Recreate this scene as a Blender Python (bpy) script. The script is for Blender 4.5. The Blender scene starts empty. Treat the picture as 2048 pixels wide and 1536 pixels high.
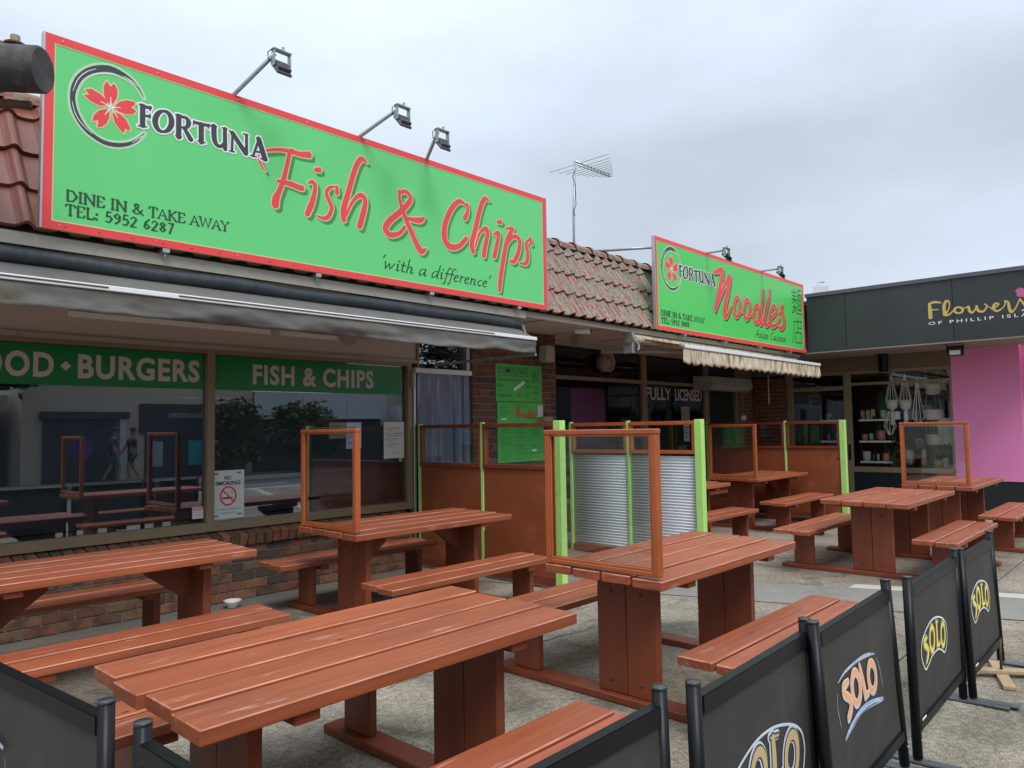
import bpy, bmesh, math, random
import numpy as np
from mathutils import Vector, Matrix
random.seed(7)
SC = bpy.context.scene
COL = SC.collection
PI = math.pi

# ---------------------------------------------------------------- camera
cam = bpy.data.cameras.new("camera"); camo = bpy.data.objects.new("camera", cam); COL.objects.link(camo)
cam.sensor_width = 36.0; cam.lens = 26.3001; cam.clip_start = 0.05; cam.clip_end = 2000
camo.matrix_world = Matrix(((0.676835,-0.032934,-0.735397,0.000000),(-0.735966,-0.051628,-0.675047,0.000000),(-0.015735,0.998123,-0.059182,1.568409),(0.000000,0.000000,0.000000,1.000000)))
SC.camera = camo

# ---------------------------------------------------------------- light
SUN_EL, SUN_AZ = math.radians(52), math.radians(205)     # high, behind the photographer's right shoulder, in cloud
W = bpy.data.worlds.new("World"); SC.world = W; W.use_nodes = True
nt = W.node_tree; nt.nodes.clear()
def wn(t, **k):
    n = nt.nodes.new(t)
    for a, b in k.items(): setattr(n, a, b)
    return n
out = wn('ShaderNodeOutputWorld'); bg = wn('ShaderNodeBackground'); bg2 = wn('ShaderNodeBackground'); mx = wn('ShaderNodeMixShader')
sky = wn('ShaderNodeTexSky', sky_type='NISHITA', sun_disc=False, sun_elevation=SUN_EL, sun_rotation=SUN_AZ)
nt.links.new(sky.outputs[0], bg.inputs[0]); bg.inputs[1].default_value = 0.10
tc = wn('ShaderNodeTexCoord'); mp = wn('ShaderNodeMapping'); mp.inputs['Scale'].default_value = (1.0, 1.0, 2.6)
nt.links.new(tc.outputs['Generated'], mp.inputs[0])
nz = wn('ShaderNodeTexNoise'); nz.inputs['Scale'].default_value = 1.7; nz.inputs['Detail'].default_value = 5; nz.inputs['Roughness'].default_value = 0.5
nt.links.new(mp.outputs[0], nz.inputs[0])
cr = wn('ShaderNodeValToRGB'); e = cr.color_ramp.elements
e[0].position = 0.34; e[0].color = (0.45, 0.50, 0.57, 1)
e[1].position = 0.66; e[1].color = (0.58, 0.66, 0.77, 1)
m_ = cr.color_ramp.elements.new(0.5); m_.color = (0.52, 0.59, 0.68, 1)
nt.links.new(nz.outputs[0], cr.inputs[0])
sx = wn('ShaderNodeSeparateXYZ'); nt.links.new(tc.outputs['Generated'], sx.inputs[0])
mr = wn('ShaderNodeMapRange'); mr.inputs[1].default_value = 0.35; mr.inputs[2].default_value = 1.0; mr.inputs[3].default_value = 1.0; mr.inputs[4].default_value = 2.6
nt.links.new(sx.outputs[2], mr.inputs[0])      # an overcast dome is brighter towards the zenith
nt.links.new(cr.outputs[0], bg2.inputs[0]); nt.links.new(mr.outputs[0], bg2.inputs[1])
mx.inputs[0].default_value = 0.9
nt.links.new(bg.outputs[0], mx.inputs[1]); nt.links.new(bg2.outputs[0], mx.inputs[2]); nt.links.new(mx.outputs[0], out.inputs[0])
sl = bpy.data.lights.new("sun", 'SUN'); sl.energy = 1.5; sl.angle = math.radians(24); sl.color = (1, 0.965, 0.92)
so = bpy.data.objects.new("sun", sl); COL.objects.link(so)
sdir = Vector((math.sin(SUN_AZ)*math.cos(SUN_EL), math.cos(SUN_AZ)*math.cos(SUN_EL), math.sin(SUN_EL)))
so.rotation_euler = sdir.to_track_quat('Z', 'Y').to_euler(); so.location = (0, -5, 12)
SC.view_settings.view_transform = 'Standard'; SC.view_settings.look = 'None'; SC.view_settings.exposure = 0.44; SC.view_settings.gamma = 1.0
try: SC.view_settings.use_curve_mapping = False
except Exception: pass

# ---------------------------------------------------------------- materials
MATS = {}
def lin(r, g, b):
    return tuple(((c/255)/12.92 if c/255 <= .04045 else ((c/255+.055)/1.055)**2.4) for c in (r, g, b))
def mat(name, col, rough=.6, var=.12, scale=6, bump=0, bscale=40, metal=0, col2=None, c2w=(.55, .7), c2s=3, spec=.5, stretch=None, rnd=0., coat=0, extra=None, c2d=4):
    if name in MATS: return MATS[name]
    m = bpy.data.materials.new(name); m.use_nodes = True; t = m.node_tree; b = t.nodes['Principled BSDF']
    N = t.nodes.new; Lk = t.links.new
    b.inputs['Roughness'].default_value = rough; b.inputs['Metallic'].default_value = metal
    b.inputs['Specular IOR Level'].default_value = spec
    if coat: b.inputs['Coat Weight'].default_value = coat; b.inputs['Coat Roughness'].default_value = .25
    tcn = N('ShaderNodeTexCoord'); mpn = N('ShaderNodeMapping'); Lk(tcn.outputs['Object'], mpn.inputs[0])
    if stretch: mpn.inputs['Scale'].default_value = stretch
    oi = N('ShaderNodeObjectInfo')
    if rnd:
        am = N('ShaderNodeVectorMath'); am.operation = 'SCALE'; am.inputs[0].default_value = (37, 19, 53); Lk(oi.outputs['Random'], am.inputs['Scale']); Lk(am.outputs[0], mpn.inputs['Location'])
    no = N('ShaderNodeTexNoise'); no.inputs['Scale'].default_value = scale; no.inputs['Detail'].default_value = 6; no.inputs['Roughness'].default_value = .6
    Lk(mpn.outputs[0], no.inputs[0])
    r1 = N('ShaderNodeMapRange'); r1.inputs[1].default_value = .25; r1.inputs[2].default_value = .75; r1.inputs[3].default_value = 1-var; r1.inputs[4].default_value = 1+var
    Lk(no.outputs[0], r1.inputs[0]); fac = r1.outputs[0]
    if rnd:
        r2 = N('ShaderNodeMapRange'); r2.inputs[3].default_value = 1-rnd; r2.inputs[4].default_value = 1+rnd; Lk(oi.outputs['Random'], r2.inputs[0])
        mm = N('ShaderNodeMath'); mm.operation = 'MULTIPLY'; Lk(fac, mm.inputs[0]); Lk(r2.outputs[0], mm.inputs[1]); fac = mm.outputs[0]
    base = N('ShaderNodeRGB'); base.outputs[0].default_value = (*col, 1); csrc = base.outputs[0]
    if col2:
        n2 = N('ShaderNodeTexNoise'); n2.inputs['Scale'].default_value = c2s; n2.inputs['Detail'].default_value = c2d; n2.inputs['Roughness'].default_value = .65; Lk(mpn.outputs[0], n2.inputs[0])
        r3 = N('ShaderNodeMapRange'); r3.inputs[1].default_value = c2w[0]; r3.inputs[2].default_value = c2w[1]; Lk(n2.outputs[0], r3.inputs[0])
        mc = N('ShaderNodeMix'); mc.data_type = 'RGBA'; Lk(r3.outputs[0], mc.inputs[0]); Lk(csrc, mc.inputs[6]); mc.inputs[7].default_value = (*col2, 1); csrc = mc.outputs[2]
        m['c2'] = 1
    vm = N('ShaderNodeVectorMath'); vm.operation = 'SCALE'; Lk(csrc, vm.inputs[0]); Lk(fac, vm.inputs['Scale']); Lk(vm.outputs[0], b.inputs['Base Color'])
    if bump:
        nb = N('ShaderNodeTexNoise'); nb.inputs['Scale'].default_value = bscale; nb.inputs['Detail'].default_value = 5; Lk(mpn.outputs[0], nb.inputs[0])
        bp = N('ShaderNodeBump'); bp.inputs['Strength'].default_value = bump; bp.inputs['Distance'].default_value = .01; Lk(nb.outputs[0], bp.inputs['Height']); Lk(bp.outputs[0], b.inputs['Normal'])
    if extra: extra(m, t, b, mpn, N, Lk, vm, oi)
    MATS[name] = m; return m
def glass(name, tint, fac0, rough=.01, ior=1.5):
    m = bpy.data.materials.new(name); m.use_nodes = True; t = m.node_tree; t.nodes.clear()
    o = t.nodes.new('ShaderNodeOutputMaterial'); mix = t.nodes.new('ShaderNodeMixShader'); tr = t.nodes.new('ShaderNodeBsdfTransparent'); gl = t.nodes.new('ShaderNodeBsdfGlossy')
    tr.inputs[0].default_value = (*tint, 1); gl.inputs['Roughness'].default_value = rough; gl.inputs[0].default_value = (.95, .97, 1, 1)
    ge = t.nodes.new('ShaderNodeNewGeometry'); dt = t.nodes.new('ShaderNodeVectorMath'); dt.operation = 'DOT_PRODUCT'; t.links.new(ge.outputs['Normal'], dt.inputs[0]); t.links.new(ge.outputs['Incoming'], dt.inputs[1])
    ab = t.nodes.new('ShaderNodeMath'); ab.operation = 'ABSOLUTE'; t.links.new(dt.outputs['Value'], ab.inputs[0]); sb = t.nodes.new('ShaderNodeMath'); sb.operation = 'SUBTRACT'; sb.inputs[0].default_value = 1; t.links.new(ab.outputs[0], sb.inputs[1])
    pw_ = t.nodes.new('ShaderNodeMath'); pw_.operation = 'POWER'; pw_.inputs[1].default_value = 5; t.links.new(sb.outputs[0], pw_.inputs[0]); f0 = ((ior-1)/(ior+1))**2
    fr = t.nodes.new('ShaderNodeMath'); fr.operation = 'MULTIPLY_ADD'; fr.inputs[1].default_value = 1-f0; fr.inputs[2].default_value = f0; t.links.new(pw_.outputs[0], fr.inputs[0])
    ad = t.nodes.new('ShaderNodeMath'); ad.operation = 'ADD'; ad.inputs[1].default_value = fac0; ad.use_clamp = True
    t.links.new(fr.outputs[0], ad.inputs[0]); t.links.new(ad.outputs[0], mix.inputs[0]); t.links.new(tr.outputs[0], mix.inputs[1]); t.links.new(gl.outputs[0], mix.inputs[2]); t.links.new(mix.outputs[0], o.inputs[0])
    MATS[name] = m; return m

def wood_extra(m, t, b, mpn, N, Lk, vm, oi):
    # annual rings showing through the paint, scuffs on it
    wv = N('ShaderNodeTexWave'); wv.wave_type = 'RINGS'; wv.rings_direction = 'X'; wv.inputs['Scale'].default_value = 9; wv.inputs['Distortion'].default_value = 2.2; wv.inputs['Detail'].default_value = 2; wv.inputs['Detail Scale'].default_value = .7
    mp2 = N('ShaderNodeMapping'); mp2.inputs['Scale'].default_value = (.25, 1, 1); tcn = N('ShaderNodeTexCoord'); Lk(tcn.outputs['Object'], mp2.inputs[0])
    am = N('ShaderNodeVectorMath'); am.operation = 'SCALE'; am.inputs[0].default_value = (5, .7, .9); Lk(oi.outputs['Random'], am.inputs['Scale']); Lk(am.outputs[0], mp2.inputs['Location'])
    Lk(mp2.outputs[0], wv.inputs[0])
    bp = N('ShaderNodeBump'); bp.inputs['Strength'].default_value = .22; bp.inputs['Distance'].default_value = .003; Lk(wv.outputs[0], bp.inputs['Height'])
    Lk(bp.outputs[0], b.inputs['Normal'])
    mg = N('ShaderNodeMapping'); mg.inputs['Scale'].default_value = (1.2, 42, 42); Lk(tcn.outputs['Object'], mg.inputs[0]); ng = N('ShaderNodeTexNoise'); ng.inputs['Scale'].default_value = 1.6; ng.inputs['Detail'].default_value = 5; Lk(mg.outputs[0], ng.inputs[0])
    rg_ = N('ShaderNodeMapRange'); rg_.inputs[1].default_value = .3; rg_.inputs[2].default_value = .7; rg_.inputs[3].default_value = .84; rg_.inputs[4].default_value = 1.12; Lk(ng.outputs[0], rg_.inputs[0])
    vk = N('ShaderNodeTexVoronoi'); vk.inputs['Scale'].default_value = 4.2; mk = N('ShaderNodeMapping'); mk.inputs['Scale'].default_value = (.55, 1, 1); Lk(am.outputs[0], mk.inputs['Location']); Lk(tcn.outputs['Object'], mk.inputs[0]); Lk(mk.outputs[0], vk.inputs[0])
    rk = N('ShaderNodeMapRange'); rk.inputs[1].default_value = .035; rk.inputs[2].default_value = .06; rk.inputs[3].default_value = .35; rk.inputs[4].default_value = 1; Lk(vk.outputs['Distance'], rk.inputs[0])
    mm2 = N('ShaderNodeMath'); mm2.operation = 'MULTIPLY'; Lk(rg_.outputs[0], mm2.inputs[0]); Lk(rk.outputs[0], mm2.inputs[1]); v9 = N('ShaderNodeVectorMath'); v9.operation = 'SCALE'; Lk(vm.outputs[0], v9.inputs[0]); Lk(mm2.outputs[0], v9.inputs['Scale']); Lk(v9.outputs[0], b.inputs['Base Color'])
    rr = N('ShaderNodeMapRange'); rr.inputs[3].default_value = .28; rr.inputs[4].default_value = .55
    n3 = N('ShaderNodeTexNoise'); n3.inputs['Scale'].default_value = 3; n3.inputs['Detail'].default_value = 6; Lk(mpn.outputs[0], n3.inputs[0]); Lk(n3.outputs[0], rr.inputs[0]); Lk(rr.outputs[0], b.inputs['Roughness'])
PAINT = mat('paint', (.315, .084, .035), .42, .2, 5, col2=(.42, .20, .15), c2w=(.625, .69), c2s=8, stretch=(.3, 1.6, 1.6), rnd=.13, extra=wood_extra, c2d=6)
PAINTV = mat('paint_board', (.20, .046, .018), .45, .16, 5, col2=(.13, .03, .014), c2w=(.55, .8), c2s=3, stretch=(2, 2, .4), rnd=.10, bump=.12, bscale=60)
WORN_GLINT = mat('worn_edge_glint', (.50, .21, .13), .35, .25, 9, col2=(.33, .095, .045), c2w=(.42, .6), c2s=4, stretch=(.8, 3, 3), rnd=.1)  # edge wear plus the bevel's specular highlight, painted in as paler colour
FRAMEW = mat('oiled_timber', (.40, .10, .028), .38, .16, 8, rnd=.06, bump=.08, bscale=50, stretch=(1, 1, .6))
def ply_extra(m, t, b, mpn, N, Lk, vm, oi):
    vo = N('ShaderNodeTexVoronoi'); vo.inputs['Scale'].default_value = 2.3; Lk(mpn.outputs[0], vo.inputs[0])
    r = N('ShaderNodeMapRange'); r.inputs[1].default_value = .02; r.inputs[2].default_value = .09; r.inputs[3].default_value = .45; r.inputs[4].default_value = 1; Lk(vo.outputs['Distance'], r.inputs[0])
    v2 = N('ShaderNodeVectorMath'); v2.operation = 'SCALE'; Lk(vm.outputs[0], v2.inputs[0]); Lk(r.outputs[0], v2.inputs['Scale']); Lk(v2.outputs[0], b.inputs['Base Color'])
PLY = mat('painted_ply', (.27, .072, .028), .42, .2, 3, col2=(.36, .13, .06), c2w=(.52, .8), c2s=1.5, extra=ply_extra)
LIME = mat('lime_paint', (.44, .76, .20), .4, .06, 10, bump=.05)
def conc(name, c1, c2, rough=.85, sp=170):
    def ex(m, t, b, mpn, N, Lk, vm, oi):
        vo = N('ShaderNodeTexVoronoi'); vo.inputs['Scale'].default_value = sp; Lk(mpn.outputs[0], vo.inputs[0])
        r = N('ShaderNodeMapRange'); r.inputs[1].default_value = 0; r.inputs[2].default_value = 1; r.inputs[3].default_value = .62; r.inputs[4].default_value = 1.42
        sp_ = N('ShaderNodeSeparateColor'); Lk(vo.outputs['Color'], sp_.inputs[0]); Lk(sp_.outputs[0], r.inputs[0])
        n4 = N('ShaderNodeTexNoise'); n4.inputs['Scale'].default_value = 28; n4.inputs['Detail'].default_value = 8; Lk(mpn.outputs[0], n4.inputs[0])
        r4 = N('ShaderNodeMapRange'); r4.inputs[1].default_value = .35; r4.inputs[2].default_value = .65; r4.inputs[3].default_value = .78; r4.inputs[4].default_value = 1.2; Lk(n4.outputs[0], r4.inputs[0])
        mu = N('ShaderNodeMath'); mu.operation = 'MULTIPLY'; Lk(r.outputs[0], mu.inputs[0]); Lk(r4.outputs[0], mu.inputs[1])
        v2 = N('ShaderNodeVectorMath'); v2.operation = 'SCALE'; Lk(vm.outputs[0], v2.inputs[0]); Lk(mu.outputs[0], v2.inputs['Scale']); Lk(v2.outputs[0], b.inputs['Base Color'])
        vg = N('ShaderNodeTexVoronoi'); vg.inputs['Scale'].default_value = 2.6; Lk(mpn.outputs[0], vg.inputs[0]); rgm = N('ShaderNodeMapRange'); rgm.inputs[1].default_value = .03; rgm.inputs[2].default_value = .055; rgm.inputs[3].default_value = .5; rgm.inputs[4].default_value = 1; Lk(vg.outputs['Distance'], rgm.inputs[0])
        ns = N('ShaderNodeTexNoise'); ns.inputs['Scale'].default_value = 2.2; ns.inputs['Detail'].default_value = 7; ns.inputs['Distortion'].default_value = .8; Lk(mpn.outputs[0], ns.inputs[0]); rs = N('ShaderNodeMapRange'); rs.inputs[1].default_value = .56; rs.inputs[2].default_value = .66; rs.inputs[3].default_value = 1; rs.inputs[4].default_value = .68; Lk(ns.outputs[0], rs.inputs[0])
        mg2 = N('ShaderNodeMath'); mg2.operation = 'MULTIPLY'; Lk(rgm.outputs[0], mg2.inputs[0]); Lk(rs.outputs[0], mg2.inputs[1]); v3 = N('ShaderNodeVectorMath'); v3.operation = 'SCALE'; Lk(v2.outputs[0], v3.inputs[0]); Lk(mg2.outputs[0], v3.inputs['Scale']); Lk(v3.outputs[0], b.inputs['Base Color'])
        bp = N('ShaderNodeBump'); bp.inputs['Strength'].default_value = .6; bp.inputs['Distance'].default_value = .004; Lk(vo.outputs['Distance'], bp.inputs['Height']); Lk(bp.outputs[0], b.inputs['Normal'])
    return mat(name, c1, rough, .22, 1.3, col2=c2, c2w=(.42, .68), c2s=.9, extra=ex, spec=.25)
AGG = conc('aggregate_concrete', (.30, .26, .20), (.15, .13, .10))
AGG2 = conc('aggregate_concrete_brown', (.27, .225, .175), (.19, .155, .12))
SMOOTH = mat('smooth_concrete', (.225, .203, .172), .8, .14, 2, bump=.15, bscale=120, col2=(.16, .152, .138), c2w=(.45, .7), c2s=1.6)
PALEC = mat('pale_concrete', (.42, .40, .34), .85, .12, 4, bump=.1, bscale=100)
ASPH = mat('asphalt', (.12, .12, .122), .85, .15, 3, bump=.3, bscale=150)
DIRT = mat('joint_dirt', (.07, .065, .045), .95, .3, 8)
MORTAR = mat('mortar', (.30, .265, .22), .95, .15, 30, bump=.3, bscale=90)
def brick_extra(cols):
    def ex(m, t, b, mpn, N, Lk, vm, oi):
        cr_ = N('ShaderNodeValToRGB'); cr_.color_ramp.interpolation = 'CONSTANT'
        el = cr_.color_ramp.elements
        for i, c in enumerate(cols):
            q = el[i] if i < 2 else el.new(i/len(cols)); q.position = i/len(cols); q.color = (*c, 1)
        Lk(oi.outputs['Random'], cr_.inputs[0])
        n5 = N('ShaderNodeTexNoise'); n5.inputs['Scale'].default_value = 9; n5.inputs['Detail'].default_value = 3; Lk(mpn.outputs[0], n5.inputs[0])
        r5 = N('ShaderNodeMapRange'); r5.inputs[1].default_value = .5; r5.inputs[2].default_value = .62; Lk(n5.outputs[0], r5.inputs[0])
        mc = N('ShaderNodeMix'); mc.data_type = 'RGBA'; mc.inputs[7].default_value = (.06, .045, .045, 1); 
        mu = N('ShaderNodeMath'); mu.operation = 'MULTIPLY'; mu.inputs[1].default_value = .65; Lk(r5.outputs[0], mu.inputs[0]); Lk(mu.outputs[0], mc.inputs[0]); Lk(cr_.outputs[0], mc.inputs[6])
        n6 = N('ShaderNodeTexNoise'); n6.inputs['Scale'].default_value = 60; n6.inputs['Detail'].default_value = 5; Lk(mpn.outputs[0], n6.inputs[0])
        r6 = N('ShaderNodeMapRange'); r6.inputs[3].default_value = .6; r6.inputs[4].default_value = 1.4; Lk(n6.outputs[0], r6.inputs[0])
        v2 = N('ShaderNodeVectorMath'); v2.operation = 'SCALE'; Lk(mc.outputs[2], v2.inputs[0]); Lk(r6.outputs[0], v2.inputs['Scale']); Lk(v2.outputs[0], b.inputs['Base Color'])
    return ex
BRK = mat('clinker_brick', (.2, .1, .06), .85, .1, 20, bump=.35, bscale=70, rnd=.01, spec=.3, extra=brick_extra([(.235, .115, .06), (.16, .09, .055), (.25, .10, .065), (.20, .13, .07), (.10, .075, .055), (.27, .13, .07), (.18, .085, .055)]))
BRK2 = mat('red_brown_brick', (.2, .1, .06), .85, .1, 20, bump=.35, bscale=70, rnd=.01, spec=.3, extra=brick_extra([(.19, .075, .05), (.16, .065, .045), (.22, .09, .06), (.15, .07, .05), (.20, .085, .055), (.09, .055, .05), (.18, .075, .05)]))
SIGNG = mat('sign_green', (.135, .62, .20), .35, .025, 3, spec=.4)
SIGNG2 = mat('sign_green_deep', (.09, .58, .12), .35, .025, 3, spec=.4)
SIGNR = mat('sign_red', (.78, .06, .065), .4, .02, 3)
EDGEY = mat('print_pale_yellow', (.62, .60, .28), .5, 0, 3)
WHITEP = mat('print_white', (.78, .80, .78), .5, .02, 3)
INK = mat('print_charcoal', (.045, .045, .055), .5, 0, 3)
INKG = mat('print_dark_green', (.02, .07, .03), .5, 0, 3)
SHDW = mat('print_shadow_green', (.05, .26, .075), .5, 0, 3)
ALU = mat('aluminium', (.5, .5, .5), .4, .05, 9, metal=.8)
GALV = mat('galvanised', (.36, .38, .38), .45, .15, 14, metal=.6)
BLKM = mat('black_powdercoat', (.006, .007, .008), .36, .1, 8, spec=.2)
BANNER = mat('black_mesh_banner', (.033, .032, .030), .62, .15, 3, bump=.55, bscale=5, col2=(.06, .056, .05), c2w=(.5, .8), c2s=4)
DARKF = mat('dark_awning_cloth', (.030, .035, .043), .5, .3, 5, bump=1, bscale=9, stretch=(2.2, 1, 1))
GREYF = mat('weathered_grey_cloth', (.125, .122, .115), .8, .15, 4, col2=(.14, .12, .085), c2w=(.5, .72), c2s=7, bump=.4, bscale=9)
CREAMF = mat('stained_cream_cloth', (.62, .52, .38), .8, .2, 9, col2=(.20, .16, .11), c2w=(.48, .7), c2s=5, stretch=(3, 1, .6), bump=.3, bscale=14)
WHITEM = mat('white_reflection', (.75, .77, .78), .35, .04, 8, col2=(.35, .24, .12), c2w=(.66, .72), c2s=4)
BEIGE = mat('beige_fascia', (.34, .32, .27), .55, .08, 5, col2=(.2, .17, .12), c2w=(.6, .75), c2s=7)
SOFF = mat('soffit_board', (.58, .53, .48), .8, .06, 3)
BROWNA = mat('bronze_aluminium', (.25, .19, .115), .45, .1, 10, metal=.1)
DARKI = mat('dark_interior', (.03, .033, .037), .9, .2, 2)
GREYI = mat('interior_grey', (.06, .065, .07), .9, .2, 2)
BANDG = mat('window_vinyl_green', (.008, .20, .045), .3, .04, 2)
LETW = mat('window_vinyl_letter', (.55, .50, .50), .5, .02, 2)
PANELB = mat('fascia_panel', (.50, .415, .395), .5, .06, 1.5)
PINK = mat('pink_paint', (.84, .25, .53), .45, .05, 1.2)
DKGF = mat('charcoal_fascia', (.032, .038, .04), .4, .25, 1.1, spec=.5)
GOLD = mat('gold_vinyl', (.62, .45, .12), .45, .05, 8)
YEL = mat('yellow_print', (.88, .74, .12), .5, .03, 8)
TAN = mat('tan_print', (.55, .40, .20), .5, .03, 8)
ORNG = mat('orange_print', (.85, .40, .20), .5, .08, 4)
SILV = mat('silver_print', (.55, .65, .72), .4, .05, 8)
BLUW = mat('blue_white_print', (.42, .50, .68), .5, .5, 16)
PEONY = mat('peony_print', (.50, .12, .28), .5, .2, 30)
PURP = mat('purple_board', (.13, .045, .13), .5, .03, 2)
CORR = mat('zincalume', (.60, .62, .65), .5, .06, 5, metal=.12)
RUST = mat('rust', (.10, .05, .03), .8, .3, 20)
CERAM = mat('white_plastic', (.75, .75, .74), .35, .02, 8)
PAPER = mat('paper', (.62, .63, .58), .8, .03, 8)
KRAFT = mat('kraft_card', (.30, .26, .16), .8, .08, 8)
PVC = glass('pvc_strip', (.42, .46, .62), .05, .10)
def pvc_fix(m):
    t = m.node_tree; o = [n for n in t.nodes if n.type == 'OUTPUT_MATERIAL'][0]; src = o.inputs[0].links[0].from_socket
    df_ = t.nodes.new('ShaderNodeBsdfDiffuse'); df_.inputs[0].default_value = (.42, .46, .62, 1); mx_ = t.nodes.new('ShaderNodeMixShader'); mx_.inputs[0].default_value = .38
    t.links.new(src, mx_.inputs[1]); t.links.new(df_.outputs[0], mx_.inputs[2]); t.links.new(mx_.outputs[0], o.inputs[0])
pvc_fix(PVC)
SHOPG3 = glass('dark_shop_glass', (.55, .60, .63), .02, .006, 1.5)
GLS = glass('screen_glass', (.90, .93, .92), .03, .01)
SHOPG = glass('shop_glass', (.55, .60, .63), .15, .006, 1.62)
SHOPG2 = glass('clear_shop_glass', (.97, .98, .98), .015, .01, 1.5)
def tile_mat(name, lichen):
    def ex(m, t, b, mpn, N, Lk, vm, oi):
        tcn = N('ShaderNodeTexCoord'); geo = N('ShaderNodeNewGeometry')
        n1 = N('ShaderNodeTexNoise'); n1.inputs['Scale'].default_value = 11; n1.inputs['Detail'].default_value = 2.5; n1.inputs['Roughness'].default_value = .5; Lk(geo.outputs['Position'], n1.inputs[0])
        r = N('ShaderNodeMapRange'); r.inputs[1].default_value = .515 - .02*lichen; r.inputs[2].default_value = .535 - .02*lichen; Lk(n1.outputs[0], r.inputs[0])
        ring = N('ShaderNodeMapRange'); ring.inputs[1].default_value = .49 - .02*lichen; ring.inputs[2].default_value = .515 - .02*lichen; Lk(n1.outputs[0], ring.inputs[0])
        mc = N('ShaderNodeMix'); mc.data_type = 'RGBA'; Lk(ring.outputs[0], mc.inputs[0]); Lk(vm.outputs[0], mc.inputs[6]); mc.inputs[7].default_value = (.26, .17, .13, 1)
        n2 = N('ShaderNodeTexNoise'); n2.inputs['Scale'].default_value = 60; n2.inputs['Detail'].default_value = 4; Lk(geo.outputs['Position'], n2.inputs[0])
        cr_ = N('ShaderNodeValToRGB'); cr_.color_ramp.elements[0].position = .3; cr_.color_ramp.elements[0].color = (.13, .12, .085, 1); cr_.color_ramp.elements[1].position = .7; cr_.color_ramp.elements[1].color = (.31, .29, .22, 1); Lk(n2.outputs[0], cr_.inputs[0])
        m2 = N('ShaderNodeMix'); m2.data_type = 'RGBA'; Lk(r.outputs[0], m2.inputs[0]); Lk(mc.outputs[2], m2.inputs[6]); Lk(cr_.outputs[0], m2.inputs[7])
        Lk(m2.outputs[2], b.inputs['Base Color'])
        rr = N('ShaderNodeMapRange'); rr.inputs[3].default_value = .38; rr.inputs[4].default_value = .9; Lk(r.outputs[0], rr.inputs[0]); Lk(rr.outputs[0], b.inputs['Roughness'])
    return mat(name, (.20, .065, .042), .4, .2, 12, bump=.3, bscale=50, rnd=.12, extra=ex if lichen else None, col2=None if lichen else (.22, .06, .04), c2s=14, stretch=None if lichen else (1, .2, .2))
TILEL = tile_mat('lichen_tile', 1); TILEC = tile_mat('glazed_tile', 0)
RIDGE = mat('ridge_tile', (.22, .17, .13), .9, .3, 8, bump=.5, bscale=40, col2=(.24, .09, .07), c2w=(.48, .55), c2s=9, rnd=.1)

# ---------------------------------------------------------------- object helpers
ORG = {}
def _tag(o, label=None, cat=None, group=None, kind=None):
    if label: o['label'] = label
    if cat: o['category'] = cat
    if group: o['group'] = group
    if kind: o['kind'] = kind
def thing(name, label, cat, loc=(0, 0, 0), group=None):
    o = bpy.data.objects.new(name, None); COL.objects.link(o); o.location = loc; o.empty_display_size = .1
    _tag(o, label, cat, group); ORG[o] = Vector(loc); return o
def link(name, me, parent=None, loc=None, label=None, cat=None, group=None, kind=None):
    o = bpy.data.objects.new(name, me); COL.objects.link(o)
    if loc is not None: o.location = Vector(loc) - (ORG[parent] if parent else Vector())
    ORG[o] = Vector(loc) if loc is not None else (ORG[parent] if parent else Vector())
    if parent: o.parent = parent
    _tag(o, label, cat, group, kind); return o
def done(name, bm, m, parent=None, smooth=False, **k):
    me = bpy.data.meshes.new(name); org = ORG[parent] if parent else Vector()
    if parent: bmesh.ops.translate(bm, verts=bm.verts, vec=-org)
    bmesh.ops.recalc_face_normals(bm, faces=bm.faces); bm.to_mesh(me); bm.free()
    for x in (m if isinstance(m, (list, tuple)) else [m]): me.materials.append(x)
    if smooth:
        for p in me.polygons: p.use_smooth = True
    return link(name, me, parent, **k)
def bx(bm, x0, x1, y0, y1, z0, z1, bev=0, mi=0, seg=1):
    r = bmesh.ops.create_cube(bm, size=1); vs = r['verts']
    for v in vs: v.co = Vector(((x0+x1)/2+v.co.x*(x1-x0), (y0+y1)/2+v.co.y*(y1-y0), (z0+z1)/2+v.co.z*(z1-z0)))
    fs = set(f for v in vs for f in v.link_faces)
    if bev:
        r2 = bmesh.ops.bevel(bm, geom=list({e for v in vs for e in v.link_edges}), offset=bev, segments=seg, affect='EDGES'); fs |= set(r2['faces'])
    if mi:
        for f in fs:
            if f.is_valid: f.material_index = mi
    return vs
def box(name, x0, x1, y0, y1, z0, z1, m, parent=None, bev=0, **k):
    bm = bmesh.new(); bx(bm, x0, x1, y0, y1, z0, z1, bev); return done(name, bm, m, parent, **k)
def tube(bm, pts, r, n=8, cap=True):
    pts = [Vector(p) for p in pts]; rs = r if isinstance(r, (list, tuple)) else [r]*len(pts); rings = []
    prev = None
    for i, p in enumerate(pts):
        d = (pts[min(i+1, len(pts)-1)] - pts[max(i-1, 0)]).normalized()
        a = d.orthogonal().normalized() if prev is None else (prev - d*prev.dot(d)).normalized()
        prev = a; b = d.cross(a)
        rings.append([bm.verts.new(p + (a*math.cos(2*PI*k/n)+b*math.sin(2*PI*k/n))*rs[i]) for k in range(n)])
    for a, b in zip(rings, rings[1:]):
        for k in range(n): bm.faces.new((a[k], a[(k+1) % n], b[(k+1) % n], b[k]))
    if cap: bm.faces.new(rings[0][::-1]); bm.faces.new(rings[-1])
def rod(name, pts, r, m, parent=None, n=8, **k):
    bm = bmesh.new(); tube(bm, pts, r, n); return done(name, bm, m, parent, smooth=n > 6, **k)
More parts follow.
